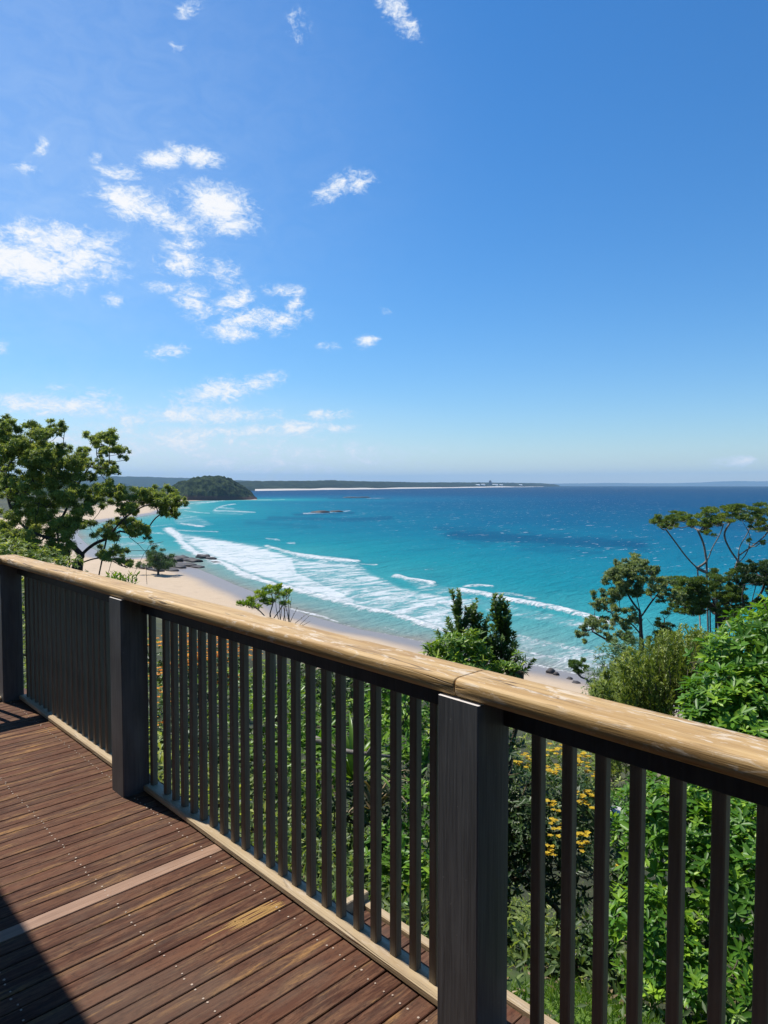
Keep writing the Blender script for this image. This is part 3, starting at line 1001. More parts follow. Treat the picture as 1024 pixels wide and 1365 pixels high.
POST_D = [1.1135, 3.390, 5.490]
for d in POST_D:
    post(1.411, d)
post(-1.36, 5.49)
panels = [(-2.2, 1.1105), (1.2585, 3.387), (3.535, 5.487)]
for (a, c) in panels:
    q = MB()
    q.prism_y(chamf(1.516, 1.600, .0012, .034, .007), a, c)
    q.build('bottom_rail', M['plate'], bal)
    q = MB()
    q.prism_y(chamf(1.520, 1.592, .936, 1.0148, .002), a, c)
    q.build('top_rail', M['paint'], bal)
q = MB()
q.prism_x(chamf(5.53, 5.605, .0012, .034, .007), -1.2, 1.409)
q.build('bottom_rail', M['plate'], bal)
q = MB()
q.prism_x(chamf(5.53, 5.60, .936, 1.0148, .002), -1.2, 1.409)
q.build('top_rail', M['paint'], bal)
proto = None


def baluster(x, y, rot=0.0):
    global proto
    if proto is None:
        p = MB()
        c = .0035
        p.prism_z([(-.015 + c, -.0155), (.015 - c, -.0155), (.015, -.0155 + c), (.015, .0155 - c), (.015 - c, .0155), (-.015 + c, .0155), (-.015, .0155 - c), (-.015, -.0155 + c)], .034, .9362)
        proto = p.build('baluster', M['baluster'], None)
        o = proto
    else:
        o = proto.copy()
        COL.objects.link(o)
    o.parent = bal
    o.location = (x - 1.5, y - 1.2, 0)
    o.rotation_euler = (random.gauss(0, .0015), random.gauss(0, .0015), random.gauss(0, .02))
    return o


x_b = 1.564
for k in range(14):
    baluster(x_b, 1.026 - .0935 * k + random.uniform(-.003, .003))
for k in range(21):
    baluster(x_b, 1.398 + .0907 * k - (0) + random.uniform(-.004, .004))
baluster(x_b, 3.365)
baluster(x_b, 1.281)
for k in range(21):
    baluster(x_b, 3.585 + .0915 * k + random.uniform(-.003, .003))
for k in range(14):
    baluster(1.29 - .092 * k, 5.565)


# ------------------------------------------------------------------ foliage tools
class Leaves:
    def __init__(self, seed=0):
        self.r = np.random.default_rng(seed)
        self.B, self.D, self.U, self.L, self.Wd, self.T = [], [], [], [], [], []

    def add(self, base, d, up, length, width, tone):
        n = len(base)
        bc = lambda a: np.broadcast_to(np.asarray(a, float), (n,)).copy()
        self.B.append(np.asarray(base, float))
        self.D.append(np.asarray(d, float))
        self.U.append(np.broadcast_to(np.asarray(up, float), (n, 3)).copy())
        self.L.append(bc(length))
        self.Wd.append(bc(width))
        self.T.append(bc(tone))

    def build(self, name, mat, parent, droop=.18, wide=.45, fold=.12, rounded=False):
        B = np.concatenate(self.B)
        D = np.concatenate(self.D)
        U = np.concatenate(self.U)
        L = np.concatenate(self.L)[:, None]
        Wd = np.concatenate(self.Wd)[:, None]
        T = np.clip(np.concatenate(self.T), 0, 1)
        D = D / (np.linalg.norm(D, axis=1, keepdims=True) + 1e-9)
        Sd = np.cross(D, U)
        Sd = Sd / (np.linalg.norm(Sd, axis=1, keepdims=True) + 1e-9)
        Un = np.cross(Sd, D)
        n = len(B)
        if rounded:                       # seven-point leaf, widest past the middle
            ml = B + D * L * .5 - Un * Wd * fold * 2
            c1, c2 = B + D * L * .30, B + D * L * .68
            v = np.stack([B, c1 + Sd * Wd * .40, c2 + Sd * Wd * .48 - Un * L * droop * .3, B + D * L - Un * L * droop,
                          c2 - Sd * Wd * .48 - Un * L * droop * .3, c1 - Sd * Wd * .40, ml], 1)
            f = np.array([[0, 6, 1], [1, 6, 2], [2, 6, 3], [3, 6, 4], [4, 6, 5], [5, 6, 0]])
            k = 7
        else:
            mid = B + D * L * wide
            v = np.stack([B, mid + Sd * Wd * .5 + Un * L * .01, mid - Un * Wd * fold * 2, mid - Sd * Wd * .5 + Un * L * .01, B + D * L - Un * L * droop], 1)
            f = np.array([[0, 2, 1], [0, 3, 2], [1, 2, 4], [2, 3, 4]])
            k = 5
        F_ = (np.arange(n)[:, None, None] * k + f[None]).reshape(-1, 3)
        return mesh_obj(name, v.reshape(-1, 3), F_, mat, parent, False, {'tone': np.repeat(T, k)})


def rdir(r, n):
    d = r.normal(size=(n, 3))
    return d / np.linalg.norm(d, axis=1, keepdims=True)


def tube(mb, pts, rads, sides=6):
    pts = np.asarray(pts, float)
    n = len(pts)
    v, f = [], []
    ref = np.array([.31, .17, .93])
    for i in range(n):
        tdir = pts[min(i + 1, n - 1)] - pts[max(i - 1, 0)]
        tdir = tdir / (np.linalg.norm(tdir) + 1e-9)
        rf_ = ref if abs(tdir @ ref) < .95 else np.array([1., 0, 0])
        a = np.cross(tdir, rf_)
        a /= np.linalg.norm(a)
        c = np.cross(tdir, a)
        for k in range(sides):
            th = 2 * math.pi * k / sides
            v.append(pts[i] + rads[i] * (math.cos(th) * a + math.sin(th) * c))
    for i in range(n - 1):
        for k in range(sides):
            f.append((i * sides + k, i * sides + (k + 1) % sides, (i + 1) * sides + (k + 1) % sides, (i + 1) * sides + k))
    f.append(tuple(range(sides))[::-1])
    f.append(tuple((n - 1) * sides + k for k in range(sides)))
    mb.add(v, f)


def curve(pts, n=6):
    """smooth a polyline (Catmull-Rom)"""
    p = [np.asarray(q, float) for q in pts]
    if len(p) < 3:
        return np.array([p[0] + (p[-1] - p[0]) * s for s in np.linspace(0, 1, n)])
    tg = []
    for i in range(len(p)):
        d = p[min(i + 1, len(p) - 1)] - p[max(i - 1, 0)]
        tg.append(d / (np.linalg.norm(d) + 1e-9))
    o = []
    for i in range(len(p) - 1):
        L = np.linalg.norm(p[i + 1] - p[i])
        for s in np.linspace(0, 1, n, endpoint=False):
            h = 2 * s ** 3 - 3 * s * s
            o.append((1 + h) * p[i] - h * p[i + 1] + (s ** 3 - 2 * s * s + s) * tg[i] * L + (s ** 3 - s * s) * tg[i + 1] * L)
    o.append(p[-1])
    return np.array(o)


def wood(name, mat, parent, limbs, tips, r0, rtip, seed=0, wig=.08, up_pen=.8, sides=6):
    """limbs: list of polylines (first is the trunk); every tip is joined by a curved branch to the nearest wood below it"""
    r = np.random.default_rng(seed)
    nodes, parent_i, chains = [], [], []
    for li, L in enumerate(limbs):
        c = curve(L, 6)
        if li == 0:
            att = -1
        else:
            dd = np.linalg.norm(np.array(nodes) - c[0], axis=1)
            att = int(dd.argmin())
        ids = []
        for k, q in enumerate(c):
            nodes.append(q)
            parent_i.append(att if k == 0 else len(nodes) - 2)
            ids.append(len(nodes) - 1)
        chains.append(([att] if att >= 0 else []) + ids)
    tips = np.asarray(tips, float).reshape(-1, 3)
    if len(tips):
        A = np.array(nodes)
        dist0 = np.array([np.linalg.norm(A - q, axis=1).min() for q in tips])
        ends = [ch[-1] for ch in chains]
        for ti in np.argsort(dist0):
            q = tips[ti]
            A = np.array(nodes)
            v = q - A
            dl = np.linalg.norm(v, axis=1) + 1e-6
            cost = dl * (1 + up_pen * np.clip(-(v[:, 2]) / dl + .15, 0, 2))
            j = int(cost.argmin())
            a = A[j]
            L = dl[j]
            n = 4 if L < 1.2 else 6
            ids = [j]
            side = rdir(r, 1)[0] * L * wig
            for s in np.linspace(0, 1, n + 1)[1:]:
                w_ = math.sin(math.pi * s)
                nodes.append(a + (q - a) * s + side * w_ + np.array([0, 0, -L * .10 * w_]) + (rdir(r, 1)[0] * L * .02 if s < 1 else 0))
                parent_i.append(ids[-1])
                ids.append(len(nodes) - 1)
            chains.append(ids)
    cnt = np.zeros(len(nodes))
    for ch in chains:
        k = ch[-1]
        while k >= 0:
            cnt[k] += 1
            k = parent_i[k]
    mx = cnt.max()
    rd = rtip + (r0 - rtip) * (cnt / mx) ** .72
    mb = MB()
    for ch in chains:
        rr2 = [rd[i] for i in ch]
        if len(ch) > 1:
            rr2[0] = min(rr2[0], rr2[1] * 1.15)
        rr2[-1] = min(rr2[-1], rtip * 1.2) if cnt[ch[-1]] <= 1 else rr2[-1]
        tube(mb, [nodes[i] for i in ch], rr2, sides)
    return mb.build(name, mat, parent, True)


def clump_leaves(Lv, c, rad3, n, ll, lw, mode='droop', tone0=.5):
    """leaves of one foliage clump, denser towards its upper shell"""
    r = Lv.r
    d = rdir(r, n)
    d[:, 2] = np.where((d[:, 2] < -.25) & (r.random(n) < .7), -d[:, 2], d[:, 2])
    rr3 = r.random(n)[:, None] ** .5 * r.uniform(.75, 1.3, n)[:, None]
    pos = np.asarray(c) + d * rr3 * np.asarray(rad3)
    # little sprays: pull leaves together in groups
    k = max(3, n // 9)
    ctr = pos[:k]
    g = r.integers(0, k, n)
    pos = pos * .5 + ctr[g] * .5
    h = rdir(r, n)
    if mode == 'droop':
        dr_ = h * .9 + np.array([0, 0, -.55]) + d * .4
    elif mode == 'up':
        dr_ = h * .7 + np.array([0, 0, .6]) + d * .5
    else:
        dr_ = h * .8 + d * .7 + np.array([0, 0, .1])
    up = d * .6 + rdir(r, n) * .7 + np.array([0, 0, .6])
    tone = tone0 + .16 * r.normal(size=n)
    s = r.uniform(.7, 1.25, n)
    Lv.add(pos, dr_, up, ll * s, lw * s, tone)


def tree(name, label, cat, trunk, limbs, clumps, Z, mat, bark, r0, rtip, nleaf, ll, lw, dj, seed, mode='droop', flat=.7, extra=0, group=None, tone=.5, dfun=None, sub=4, upp=.8, jit=(6, 5)):
    """trunk/limbs: polylines of photo px or 3-D points; clumps: (px, py, half width, half height)"""
    r = np.random.default_rng(seed)
    to3 = lambda q: np.asarray(q, float) if len(q) == 3 and not isinstance(q, list) else P(q[0], q[1], Z)
    base = to3(trunk[0])
    foot = np.array([base[0], base[1], min(base[2] - .3, gz(base[0], base[1]) - .2)])
    root = thing(name, label, cat, foot, group)
    T3 = [foot] + [to3(q) for q in trunk]
    L3 = [[to3(q) for q in l] for l in limbs]
    Lv = Leaves(seed)
    tips = []
    cl = [c + (0,) for c in clumps]
    for _ in range(extra):
        c = clumps[r.integers(len(clumps))]
        cl.append((c[0] + r.normal() * jit[0], c[1] + r.normal() * jit[1], c[2] * r.uniform(.7, 1), c[3] * r.uniform(.7, 1), r.choice([-1, 1])))
    for (px, py, hw, hh, ex) in cl:
        z = Z + (r.uniform(-dj, dj) if ex == 0 else ex * r.uniform(.5 * dj, 1.4 * dj))
        if dfun:
            z += dfun(px, py)
        c = P(px, py, z)
        s = z / F
        R3 = np.array([hw * s, hw * s, hh * s])
        tips.append(c - np.array([0, 0, R3[2] * .5]))
        # a clump is a few sub-clumps, so its outline is uneven
        for k in range(sub):
            o = rdir(r, 1)[0] * R3 * r.uniform(.55, 1.0)
            q = c + o
            if k in (1, 2):
                tips.append(q - np.array([0, 0, R3[2] * .3]))
            n = int(4.4 * nleaf * (hw * hh) / 120 / sub * r.uniform(.75, 1.25)) + 10
            clump_leaves(Lv, q, R3 * r.uniform(.45, .72), n, ll * .72, lw * .80, mode, tone + r.normal() * .12)
    wood('trunk', bark, root, [T3] + L3, tips, r0, rtip, seed, up_pen=upp)
    Lv.build('crown', mat, root, droop=.15 if mode == 'droop' else .1)
    return root


C4 = lambda L: [(c[0], c[1], c[2], c[3] if len(c) > 3 else c[2] * .8) for c in L]

# ------------------------------------------------------------------ trees
gum = C4([(5, 560, 6), (15, 564, 6), (0, 580, 14), (4, 590, 11), (45, 572, 17, 8), (32, 580, 16), (20, 592, 17), (52, 579, 13, 8), (25, 604, 19, 12), (36, 612, 16), (13, 598, 10),
          (80, 571, 9, 5), (68, 579, 10, 6), (58, 588, 10), (50, 597, 12), (83, 597, 8), (70, 603, 17, 11), (60, 611, 14), (55, 606, 14),
          (1, 620, 9), (11, 617, 10), (18, 632, 12), (5, 640, 13), (104, 609, 15, 11), (97, 617, 12), (115, 618, 9),
          (137, 582, 14, 8), (123, 589, 11, 8), (114, 600, 7), (148, 585, 8, 8), (156, 596, 10, 7), (167, 601, 6, 5), (137, 606, 6), (130, 620, 9), (146, 619, 9), (150, 627, 7), (140, 630, 9),
          (65, 625, 14), (45, 625, 15), (87, 627, 19, 10), (75, 640, 16), (44, 639, 18, 11), (34, 649, 14), (60, 645, 14), (97, 639, 14), (110, 646, 12), (117, 634, 9),
          (135, 645, 14, 10), (130, 655, 13), (151, 655, 15, 10), (156, 662, 9), (127, 666, 11), (20, 655, 15), (10, 661, 12), (60, 669, 20, 12), (70, 680, 16), (81, 664, 14), (101, 665, 16), (111, 679, 14),
          (50, 690, 18), (30, 680, 15), (10, 690, 17), (5, 711, 16), (25, 710, 18), (46, 715, 20), (70, 705, 18), (90, 700, 16), (76, 729, 16), (52, 740, 20), (20, 735, 19), (102, 690, 13), (121, 700, 13), (0, 750, 14), (35, 755, 16), (85, 745, 10),
          (190, 664, 15, 10), (179, 671, 13, 10), (203, 660, 11, 7), (215, 668, 14, 9), (225, 673, 10), (232, 681, 6, 7), (200, 672, 13, 8), (169, 680, 11, 7), (164, 675, 8), (178, 682, 8), (228, 676, 7),
          (222, 654, 8, 6), (234, 662, 7, 6), (243, 666, 4, 5), (165, 699, 13, 9), (181, 700, 13, 9), (190, 708, 10), (196, 715, 6), (175, 711, 8), (150, 704, 12), (139, 711, 10), (150, 716, 7),
          (130, 735, 10, 8), (145, 741, 9, 6), (165, 744, 7, 6), (171, 751, 6, 6)])
tree('gum_tree', 'large spreading gum tree with clumped crown behind the far end of the handrail', 'tree',
     [(96, 800), (100, 760), (109, 740), (126, 725), (142, 718), (160, 708)],
     [[(109, 740), (92, 722), (76, 702), (62, 684), (50, 660), (42, 630), (38, 600)], [(92, 722), (60, 716), (30, 700), (12, 670), (8, 620)], [(76, 702), (88, 680), (100, 655), (112, 632), (128, 612), (138, 592)],
      [(142, 718), (165, 692), (185, 678), (205, 670)], [(160, 708), (188, 712), (208, 690), (224, 680)], [(104, 752), (125, 745), (142, 744), (160, 749), (178, 757), (196, 759), (214, 760)],
      [(130, 738), (152, 735), (175, 734), (194, 734), (202, 733)], [(194, 734), (196, 748), (195, 762), (196, 779)], [(172, 716), (185, 726), (194, 734), (200, 727), (218, 722)]],
     gum, 26, M['leaf_gum'], M['bark_dark'], .15, .007, 300, .125, .034, 1.6, 11, flat=.7, extra=230, tone=.55)

umb = C4([(882, 692, 11, 5), (895, 688, 12, 5), (908, 690, 12, 5), (918, 694, 9, 4), (884, 700, 9, 6), (899, 698, 8, 4), (925, 699, 10, 5), (938, 698, 11, 6), (948, 690, 10, 5), (945, 682, 12, 4),
          (960, 680, 13, 5), (975, 678, 15, 4), (990, 680, 14, 5), (1005, 682, 14, 5), (1018, 687, 12, 6), (1000, 691, 13, 6), (985, 690, 13, 5), (970, 690, 12, 5), (955, 695, 10, 5), (939, 708, 7, 5), (1016, 701, 8, 7), (1030, 682, 14, 7), (1018, 723, 4, 3), (1045, 690, 14, 8), (1035, 705, 10, 6)])
tree('umbrella_tree', 'tall flat-topped tree with bare forked limbs against the sea', 'tree',
     [(962, 850), (958, 820), (952, 790), (946, 765)],
     [[(946, 765), (930, 757), (915, 742), (900, 722), (888, 706)], [(930, 757), (942, 748), (950, 730), (960, 712), (965, 698)], [(942, 748), (938, 725), (930, 706)],
      [(952, 780), (975, 768), (984, 748), (986, 730), (996, 712), (1004, 694)], [(984, 748), (972, 730), (966, 712), (975, 694)], [(986, 740), (1004, 727), (1018, 716), (1030, 700)], [(980, 755), (995, 738), (1000, 715), (990, 695)]],
     [(a, b_, c, d * 1.05) for a, b_, c, d in umb], 42, M['leaf_umb'], M['bark_grey'], .15, .011, 420, .15, .055, 1.8, 12, mode='up', extra=40, tone=.55, jit=(8, 3))

mass = C4([(915, 775, 14, 6), (930, 780, 14, 7), (945, 775, 12, 6), (960, 772, 14, 6), (975, 780, 14, 8), (905, 785, 10, 5), (920, 794, 12, 6), (935, 804, 10, 7), (955, 790, 14, 9), (970, 800, 12, 8), (984, 790, 10, 8), (990, 806, 10, 8), (912, 806, 9, 5), (905, 815, 8, 5), (925, 815, 8, 6), (950, 812, 8, 7), (975, 818, 9, 7)])
tree('bushy_tree', 'dark bushy tree with thick leaning trunk below the tall flat-topped tree', 'tree',
     [(966, 850), (962, 832), (955, 812), (948, 795)], [[(955, 812), (940, 800), (925, 788)], [(962, 832), (972, 812), (980, 792)]],
     mass, 36, M['leaf_umb'], M['bark_dark'], .20, .010, 420, .13, .05, 1.2, 13, mode='up', extra=70, tone=.42)
edge = C4([(995, 759, 12, 7), (1010, 756, 12, 6), (1022, 760, 10, 8), (1005, 770, 12, 8), (1018, 775, 10, 6), (990, 775, 10, 8), (1015, 805, 10, 8), (1022, 815, 10, 10), (1010, 826, 8, 8), (1000, 836, 10, 8), (1035, 770, 12, 10), (1040, 800, 14, 14), (1035, 830, 14, 10), (985, 822, 7, 6)])
tree('bushy_tree', 'dark tree with thin trunk at the photo right edge, above the glossy shrub', 'tree',
     [(1002, 860), (1000, 830), (1002, 805), (1008, 780)], [[(1000, 820), (990, 800), (992, 780)], [(1002, 805), (1015, 790), (1022, 770)]],
     edge, 31, M['leaf_dark'], M['bark_dark'], .11, .01, 420, .12, .045, 1.2, 14, mode='up', extra=26, tone=.45)
midt = C4([(830, 752, 10, 6), (848, 749, 12, 6), (862, 755, 10, 6), (825, 764, 12, 8), (842, 765, 14, 9), (860, 768, 12, 8), (875, 770, 12, 6), (888, 777, 10, 5), (880, 785, 10, 5), (870, 790, 9, 5), (815, 775, 10, 8), (830, 783, 12, 8), (850, 785, 11, 7), (811, 790, 10, 7),
           (804, 800, 9, 7), (825, 799, 10, 7), (797, 809, 8, 5), (815, 812, 10, 5), (805, 825, 9, 6), (790, 830, 9, 5), (780, 838, 8, 4), (773, 845, 6, 4), (800, 838, 8, 4), (820, 829, 9, 5), (834, 836, 8, 5), (840, 822, 7, 5), (812, 847, 8, 5), (897, 790, 7, 5), (902, 797, 5, 4), (838, 850, 8, 6), (825, 845, 7, 5)])
tree('gum_tree', 'slender gum tree with open crown between conical shoots and tall flat-topped tree', 'tree',
     [(860, 900), (857, 870), (855, 845), (853, 815), (848, 792), (843, 772)], [[(853, 815), (843, 802), (834, 786), (828, 770)], [(855, 822), (866, 806), (876, 793), (884, 783)], [(857, 872), (842, 868), (822, 860), (804, 850), (790, 842)], [(856, 848), (842, 832), (824, 822), (806, 812)], [(858, 860), (872, 840), (862, 824)], [(849, 795), (858, 780), (864, 765)]],
     midt, 28, M['leaf_gum_blue'], M['bark_dark'], .10, .006, 380, .12, .042, 1.1, 15, extra=75, tone=.55)
tree('conifer', 'small dark conifer-like tree just right of the slender gum trunk', 'tree',
     [(886, 880), (886, 850), (886, 826)], [], C4([(886, 822, 6, 6), (882, 832, 9, 6), (890, 836, 9, 6), (886, 846, 12, 7), (876, 852, 10, 7), (896, 852, 10, 7), (886, 862, 14, 8)]),
     22, M['leaf_dark'], M['bark_dark'], .06, .006, 420, .09, .022, .5, 16, mode='up', extra=4, tone=.5)
# round tree on the rocks by the beach
tree('beach_tree', 'small round dark green tree standing on the rocks beside the beach', 'tree',
     [(211, 768), (211, 760), (212, 750)], [], C4([(212, 738, 11, 6), (203, 742, 9, 7), (221, 743, 10, 7), (212, 747, 14, 8), (200, 750, 7, 6), (225, 752, 8, 6), (207, 755, 9, 5), (219, 756, 8, 5)]),
     262, M['leaf_blue'], M['bark_dark'], .45, .07, 380, .75, .26, 3.0, 17, mode='out', extra=10, tone=.35)


# ------------------------------------------------------------------ shrubs
def whorls(Lv, C, A, n_leaf, ll, lw, tone, tilt=.5, spread=1.0):
    r = Lv.r
    m = len(C)
    A = A / np.linalg.norm(A, axis=1, keepdims=True)
    a = np.cross(A, [.3, .2, .9])
    a /= np.linalg.norm(a, axis=1, keepdims=True) + 1e-9
    c = np.cross(A, a)
    ph = r.random(m) * 6.28
    sz = r.uniform(.5, 1.25, m)
    tn = np.asarray(tone)
    for k in range(n_leaf):
        th = ph + 2 * math.pi * k / n_leaf * 1.0 + r.normal(size=m) * .25
        rd_ = np.cos(th)[:, None] * a + np.sin(th)[:, None] * c
        ti = (tilt + r.normal(size=m) * .22)[:, None]
        gone = r.random(m) < .22
        d = rd_ * spread + A * ti + rdir(r, m) * .28
        bs = C + A * (r.random(m)[:, None] * ll * .35)
        Lv.add(bs, d, A + rdir(r, m) * .35, ll * sz * r.uniform(.6, 1.15, m) * np.where(gone, .35, 1), lw * sz, tn + r.normal(size=m) * .1)


def shrub(name, label, base, lumps, mat, nw, n_leaf, ll, lw, seed, tone=.5, fl=None, flmat=None, cat='shrub', group=None, stems=60, inner=.35, tilt=.5, r0=.03, leafname='foliage', stem_mat=None, newgrowth=.12):
    """lumps: (centre 3-D, radii 3); whorls of leaves over every lump, stems from the base, optional flower heads"""
    r = np.random.default_rng(seed)
    base = np.asarray(base, float)
    root = thing(name, label, cat, base, group)
    Lv = Leaves(seed)
    vol = np.array([np.prod(l[1]) ** (2 / 3) for l in lumps])
    vol = vol / vol.sum()
    allC, allA = [], []
    for (c, R3), w in zip(lumps, vol):
        n = max(6, int(nw * w))
        d = rdir(r, n)
        d[:, 2] = np.where((d[:, 2] < -.3) & (r.random(n) < .75), -d[:, 2], d[:, 2])
        q = np.where(r.random(n) < inner, r.uniform(.4, .9, n), r.uniform(.85, 1.12, n))
        bumpy = .82 + .36 * vnoise(d[:, 0] * 2.3 + c[0] * 3, d[:, 1] * 2.3 + d[:, 2] * 2 + c[1] * 3)
        C = np.asarray(c) + d * np.asarray(R3) * (q * bumpy)[:, None]
        A = d * .75 + np.array([0, 0, .75]) + rdir(r, n) * .35
        allC.append(C)
        allA.append(A)
    C = np.concatenate(allC)
    A = np.concatenate(allA)
    tn = tone + r.normal(size=len(C)) * .12 + np.where(r.random(len(C)) < newgrowth, .38, 0)
    whorls(Lv, C, A, n_leaf, ll, lw, tn, tilt)
    sel = r.permutation(len(C))[:stems]
    top = np.mean([l[0] for l in lumps], axis=0)
    trunk = [base - np.array([0, 0, .1]), base + (top - base) * .25, base + (top - base) * .5]
    wood('stem', stem_mat or M['stem'], root, [trunk], C[sel], r0, .0035, seed, sides=5)
    Lv.build(leafname, mat, root, droop=.16, rounded=True)
    if fl:
        Fv = Leaves(seed + 1)
        for (c, rr_f, nfl) in fl:
            nfl = int(nfl * .6)
            d = rdir(r, nfl)
            d[:, 2] = np.abs(d[:, 2])
            pc = np.asarray(c) + d * np.asarray(rr_f) * (1.5 * r.random((nfl, 1)) ** .5 + .15)
            for k in range(5):
                th = 2 * math.pi * k / 5 + r.random(nfl) * .5
                dd = np.stack([np.cos(th), np.sin(th), np.full(nfl, .25)], -1)
                s = r.uniform(.8, 1.2, nfl)
                Fv.add(pc, dd, [0, 0, 1], .030 * s, .024 * s, .5 + .25 * r.normal(size=nfl))
        Fv.build('flower', flmat or M['flower'], root)
    return root


def gp(px, py, Z):
    """ground point under the place seen at px,py at depth Z"""
    q = P(px, py, Z)
    return np.array([q[0], q[1], gz(q[0], q[1])])


def lump(px, py, Z, rx, rz, ry=None):
    return (P(px, py, Z), (rx, ry or rx, rz))


# glossy shrub on the right, rising above the handrail
shrub('glossy_shrub', 'big glossy bright green shrub rising above the handrail at far right', gp(980, 1100, 6.0),
      [lump(998, 905, 6.2, .42, .40), lump(1040, 880, 6.4, .6, .5), lump(972, 950, 5.9, .33, .35), lump(1000, 985, 5.7, .5, .45), lump(950, 1020, 5.8, .33, .4), lump(1040, 1060, 5.4, .5, .5)],
      M['leaf_gloss'], 1750, 8, .105, .030, 31, .5, newgrowth=.24)
shrub('glossy_shrub', 'bright leafy shrub low behind the right-hand balusters', gp(930, 1250, 4.6),
      [lump(900, 1150, 4.9, .40, .5), lump(970, 1180, 4.6, .42, .55), lump(1030, 1200, 4.4, .45, .6), lump(860, 1260, 4.4, .28, .35), lump(940, 1320, 4.2, .4, .3), lump(885, 1090, 5.2, .3, .3)],
      M['leaf_gloss'], 1700, 8, .090, .027, 32, .44, newgrowth=.24)
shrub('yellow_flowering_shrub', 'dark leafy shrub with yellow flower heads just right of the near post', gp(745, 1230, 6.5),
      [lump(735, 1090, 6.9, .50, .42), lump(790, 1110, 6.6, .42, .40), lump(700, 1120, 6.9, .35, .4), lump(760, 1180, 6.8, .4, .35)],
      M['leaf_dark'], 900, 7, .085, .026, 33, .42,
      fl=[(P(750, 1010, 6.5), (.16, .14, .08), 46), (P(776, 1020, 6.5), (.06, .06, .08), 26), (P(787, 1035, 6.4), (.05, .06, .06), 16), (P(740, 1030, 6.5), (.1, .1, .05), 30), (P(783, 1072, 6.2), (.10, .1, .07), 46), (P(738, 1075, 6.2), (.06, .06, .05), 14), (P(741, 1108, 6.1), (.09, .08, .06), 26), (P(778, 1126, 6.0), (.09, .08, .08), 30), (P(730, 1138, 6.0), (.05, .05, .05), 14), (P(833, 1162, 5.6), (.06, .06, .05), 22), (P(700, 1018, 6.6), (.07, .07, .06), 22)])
shrub('leafy_shrub', 'low bright shrub at the foot of the near post beside the grass', gp(770, 1330, 5.0),
      [lump(775, 1285, 5.1, .26, .26), lump(700, 1290, 5.4, .22, .26), lump(830, 1210, 5.2, .16, .3)],
      M['leaf_dark'], 420, 7, .07, .03, 34, .45, tilt=.8)
# feathery shrub in front of the slender gum
r_f = np.random.default_rng(77)


def feather(name, label, base, shoots, mat, seed, ll, lw, per, spread, tone=.5, lean=.25, cat='shrub', up=.9, group=None, r0=.012):
    """upright shoots clothed in narrow leaves; shoots: (foot 3-D, tip 3-D)"""
    r = np.random.default_rng(seed)
    root = thing(name, label, cat, base, group)
    Lv = Leaves(seed)
    mb = MB()
    for (a, c) in shoots:
        a, c = np.asarray(a), np.asarray(c)
        L = np.linalg.norm(c - a)
        mid = (a + c) / 2 + rdir(r, 1)[0] * L * .08
        cv = curve([a, mid, c], 5)
        tube(mb, cv, np.linspace(r0, .002, len(cv)), 5)
        n = max(6, int(per * L))
        s = r.uniform(.12, 1.0, n)
        idx = s * (len(cv) - 1)
        i0 = np.clip(idx.astype(int), 0, len(cv) - 2)
        pos = cv[i0] + (cv[i0 + 1] - cv[i0]) * (idx - i0)[:, None]
        ax = (c - a) / L
        h = rdir(r, n)
        h = h - (h @ ax)[:, None] * ax
        h /= np.linalg.norm(h, axis=1, keepdims=True) + 1e-9
        d = h * spread + ax * up
        tp = 1.1 - .45 * s
        Lv.add(pos, d, ax + rdir(r, n) * .3, ll * r.uniform(.7, 1.2, n) * tp, lw * r.uniform(.8, 1.2, n), tone + r.normal(size=n) * .13 + r.normal() * .1 + (s > .88) * .18)
    mb.build('stem', M['stem'], root, True)
    Lv.build('foliage', mat, root, droop=.06)
    return root


sh = []
for k in range(380):
    px = r_f.uniform(786, 985)
    topline = np.interp(px, [786, 815, 840, 860, 885, 905, 930, 985], [912, 882, 862, 846, 836, 829, 834, 856])
    py = topline + abs(r_f.normal()) * 48
    z = 9.2 + r_f.uniform(-.9, .9)
    tip = P(px, py, z)
    foot = P(px * .75 + 875 * .25 + r_f.normal() * 6, py + r_f.uniform(42, 80), z + r_f.normal() * .15)
    sh.append((foot, tip))
feather('feathery_shrub', 'feathery olive green shrub with upright narrow leaves in front of the slender gum', gp(880, 1000, 9.2), sh, M['leaf_feather'], 41, .095, .019, 170, .75, .55, up=.7, r0=.005)
shrub('rounded_shrub', 'rounded grey green shrub left of the feathery shrub, above the beach', gp(830, 960, 15),
      [lump(822, 880, 15, .42, .42), lump(842, 872, 15.3, .45, .42), lump(812, 908, 15, .45, .4), lump(840, 915, 14.6, .5, .5), lump(800, 930, 15, .35, .4), lump(860, 900, 15, .4, .4), lump(830, 950, 14.5, .6, .5)],
      M['leaf_blue'], 1500, 6, .085, .022, 42, .45, inner=.5, newgrowth=.03)
tree('sapling', 'small pale sapling with one leafy head leaning over the beach', 'tree', [(800, 935), (790, 918), (782, 905)], [], C4([(768, 888, 8, 6), (776, 884, 7, 5), (760, 886, 5, 4), (780, 892, 6, 4), (770, 895, 7, 4)]),
     16, M['leaf_blue'], M['bark_grey'], .025, .004, 420, .07, .022, .25, 43, mode='up', extra=3, tone=.65)

# conical shoots in the middle, above the handrail
sh = []
r_c = np.random.default_rng(5)
Zc = 8.6


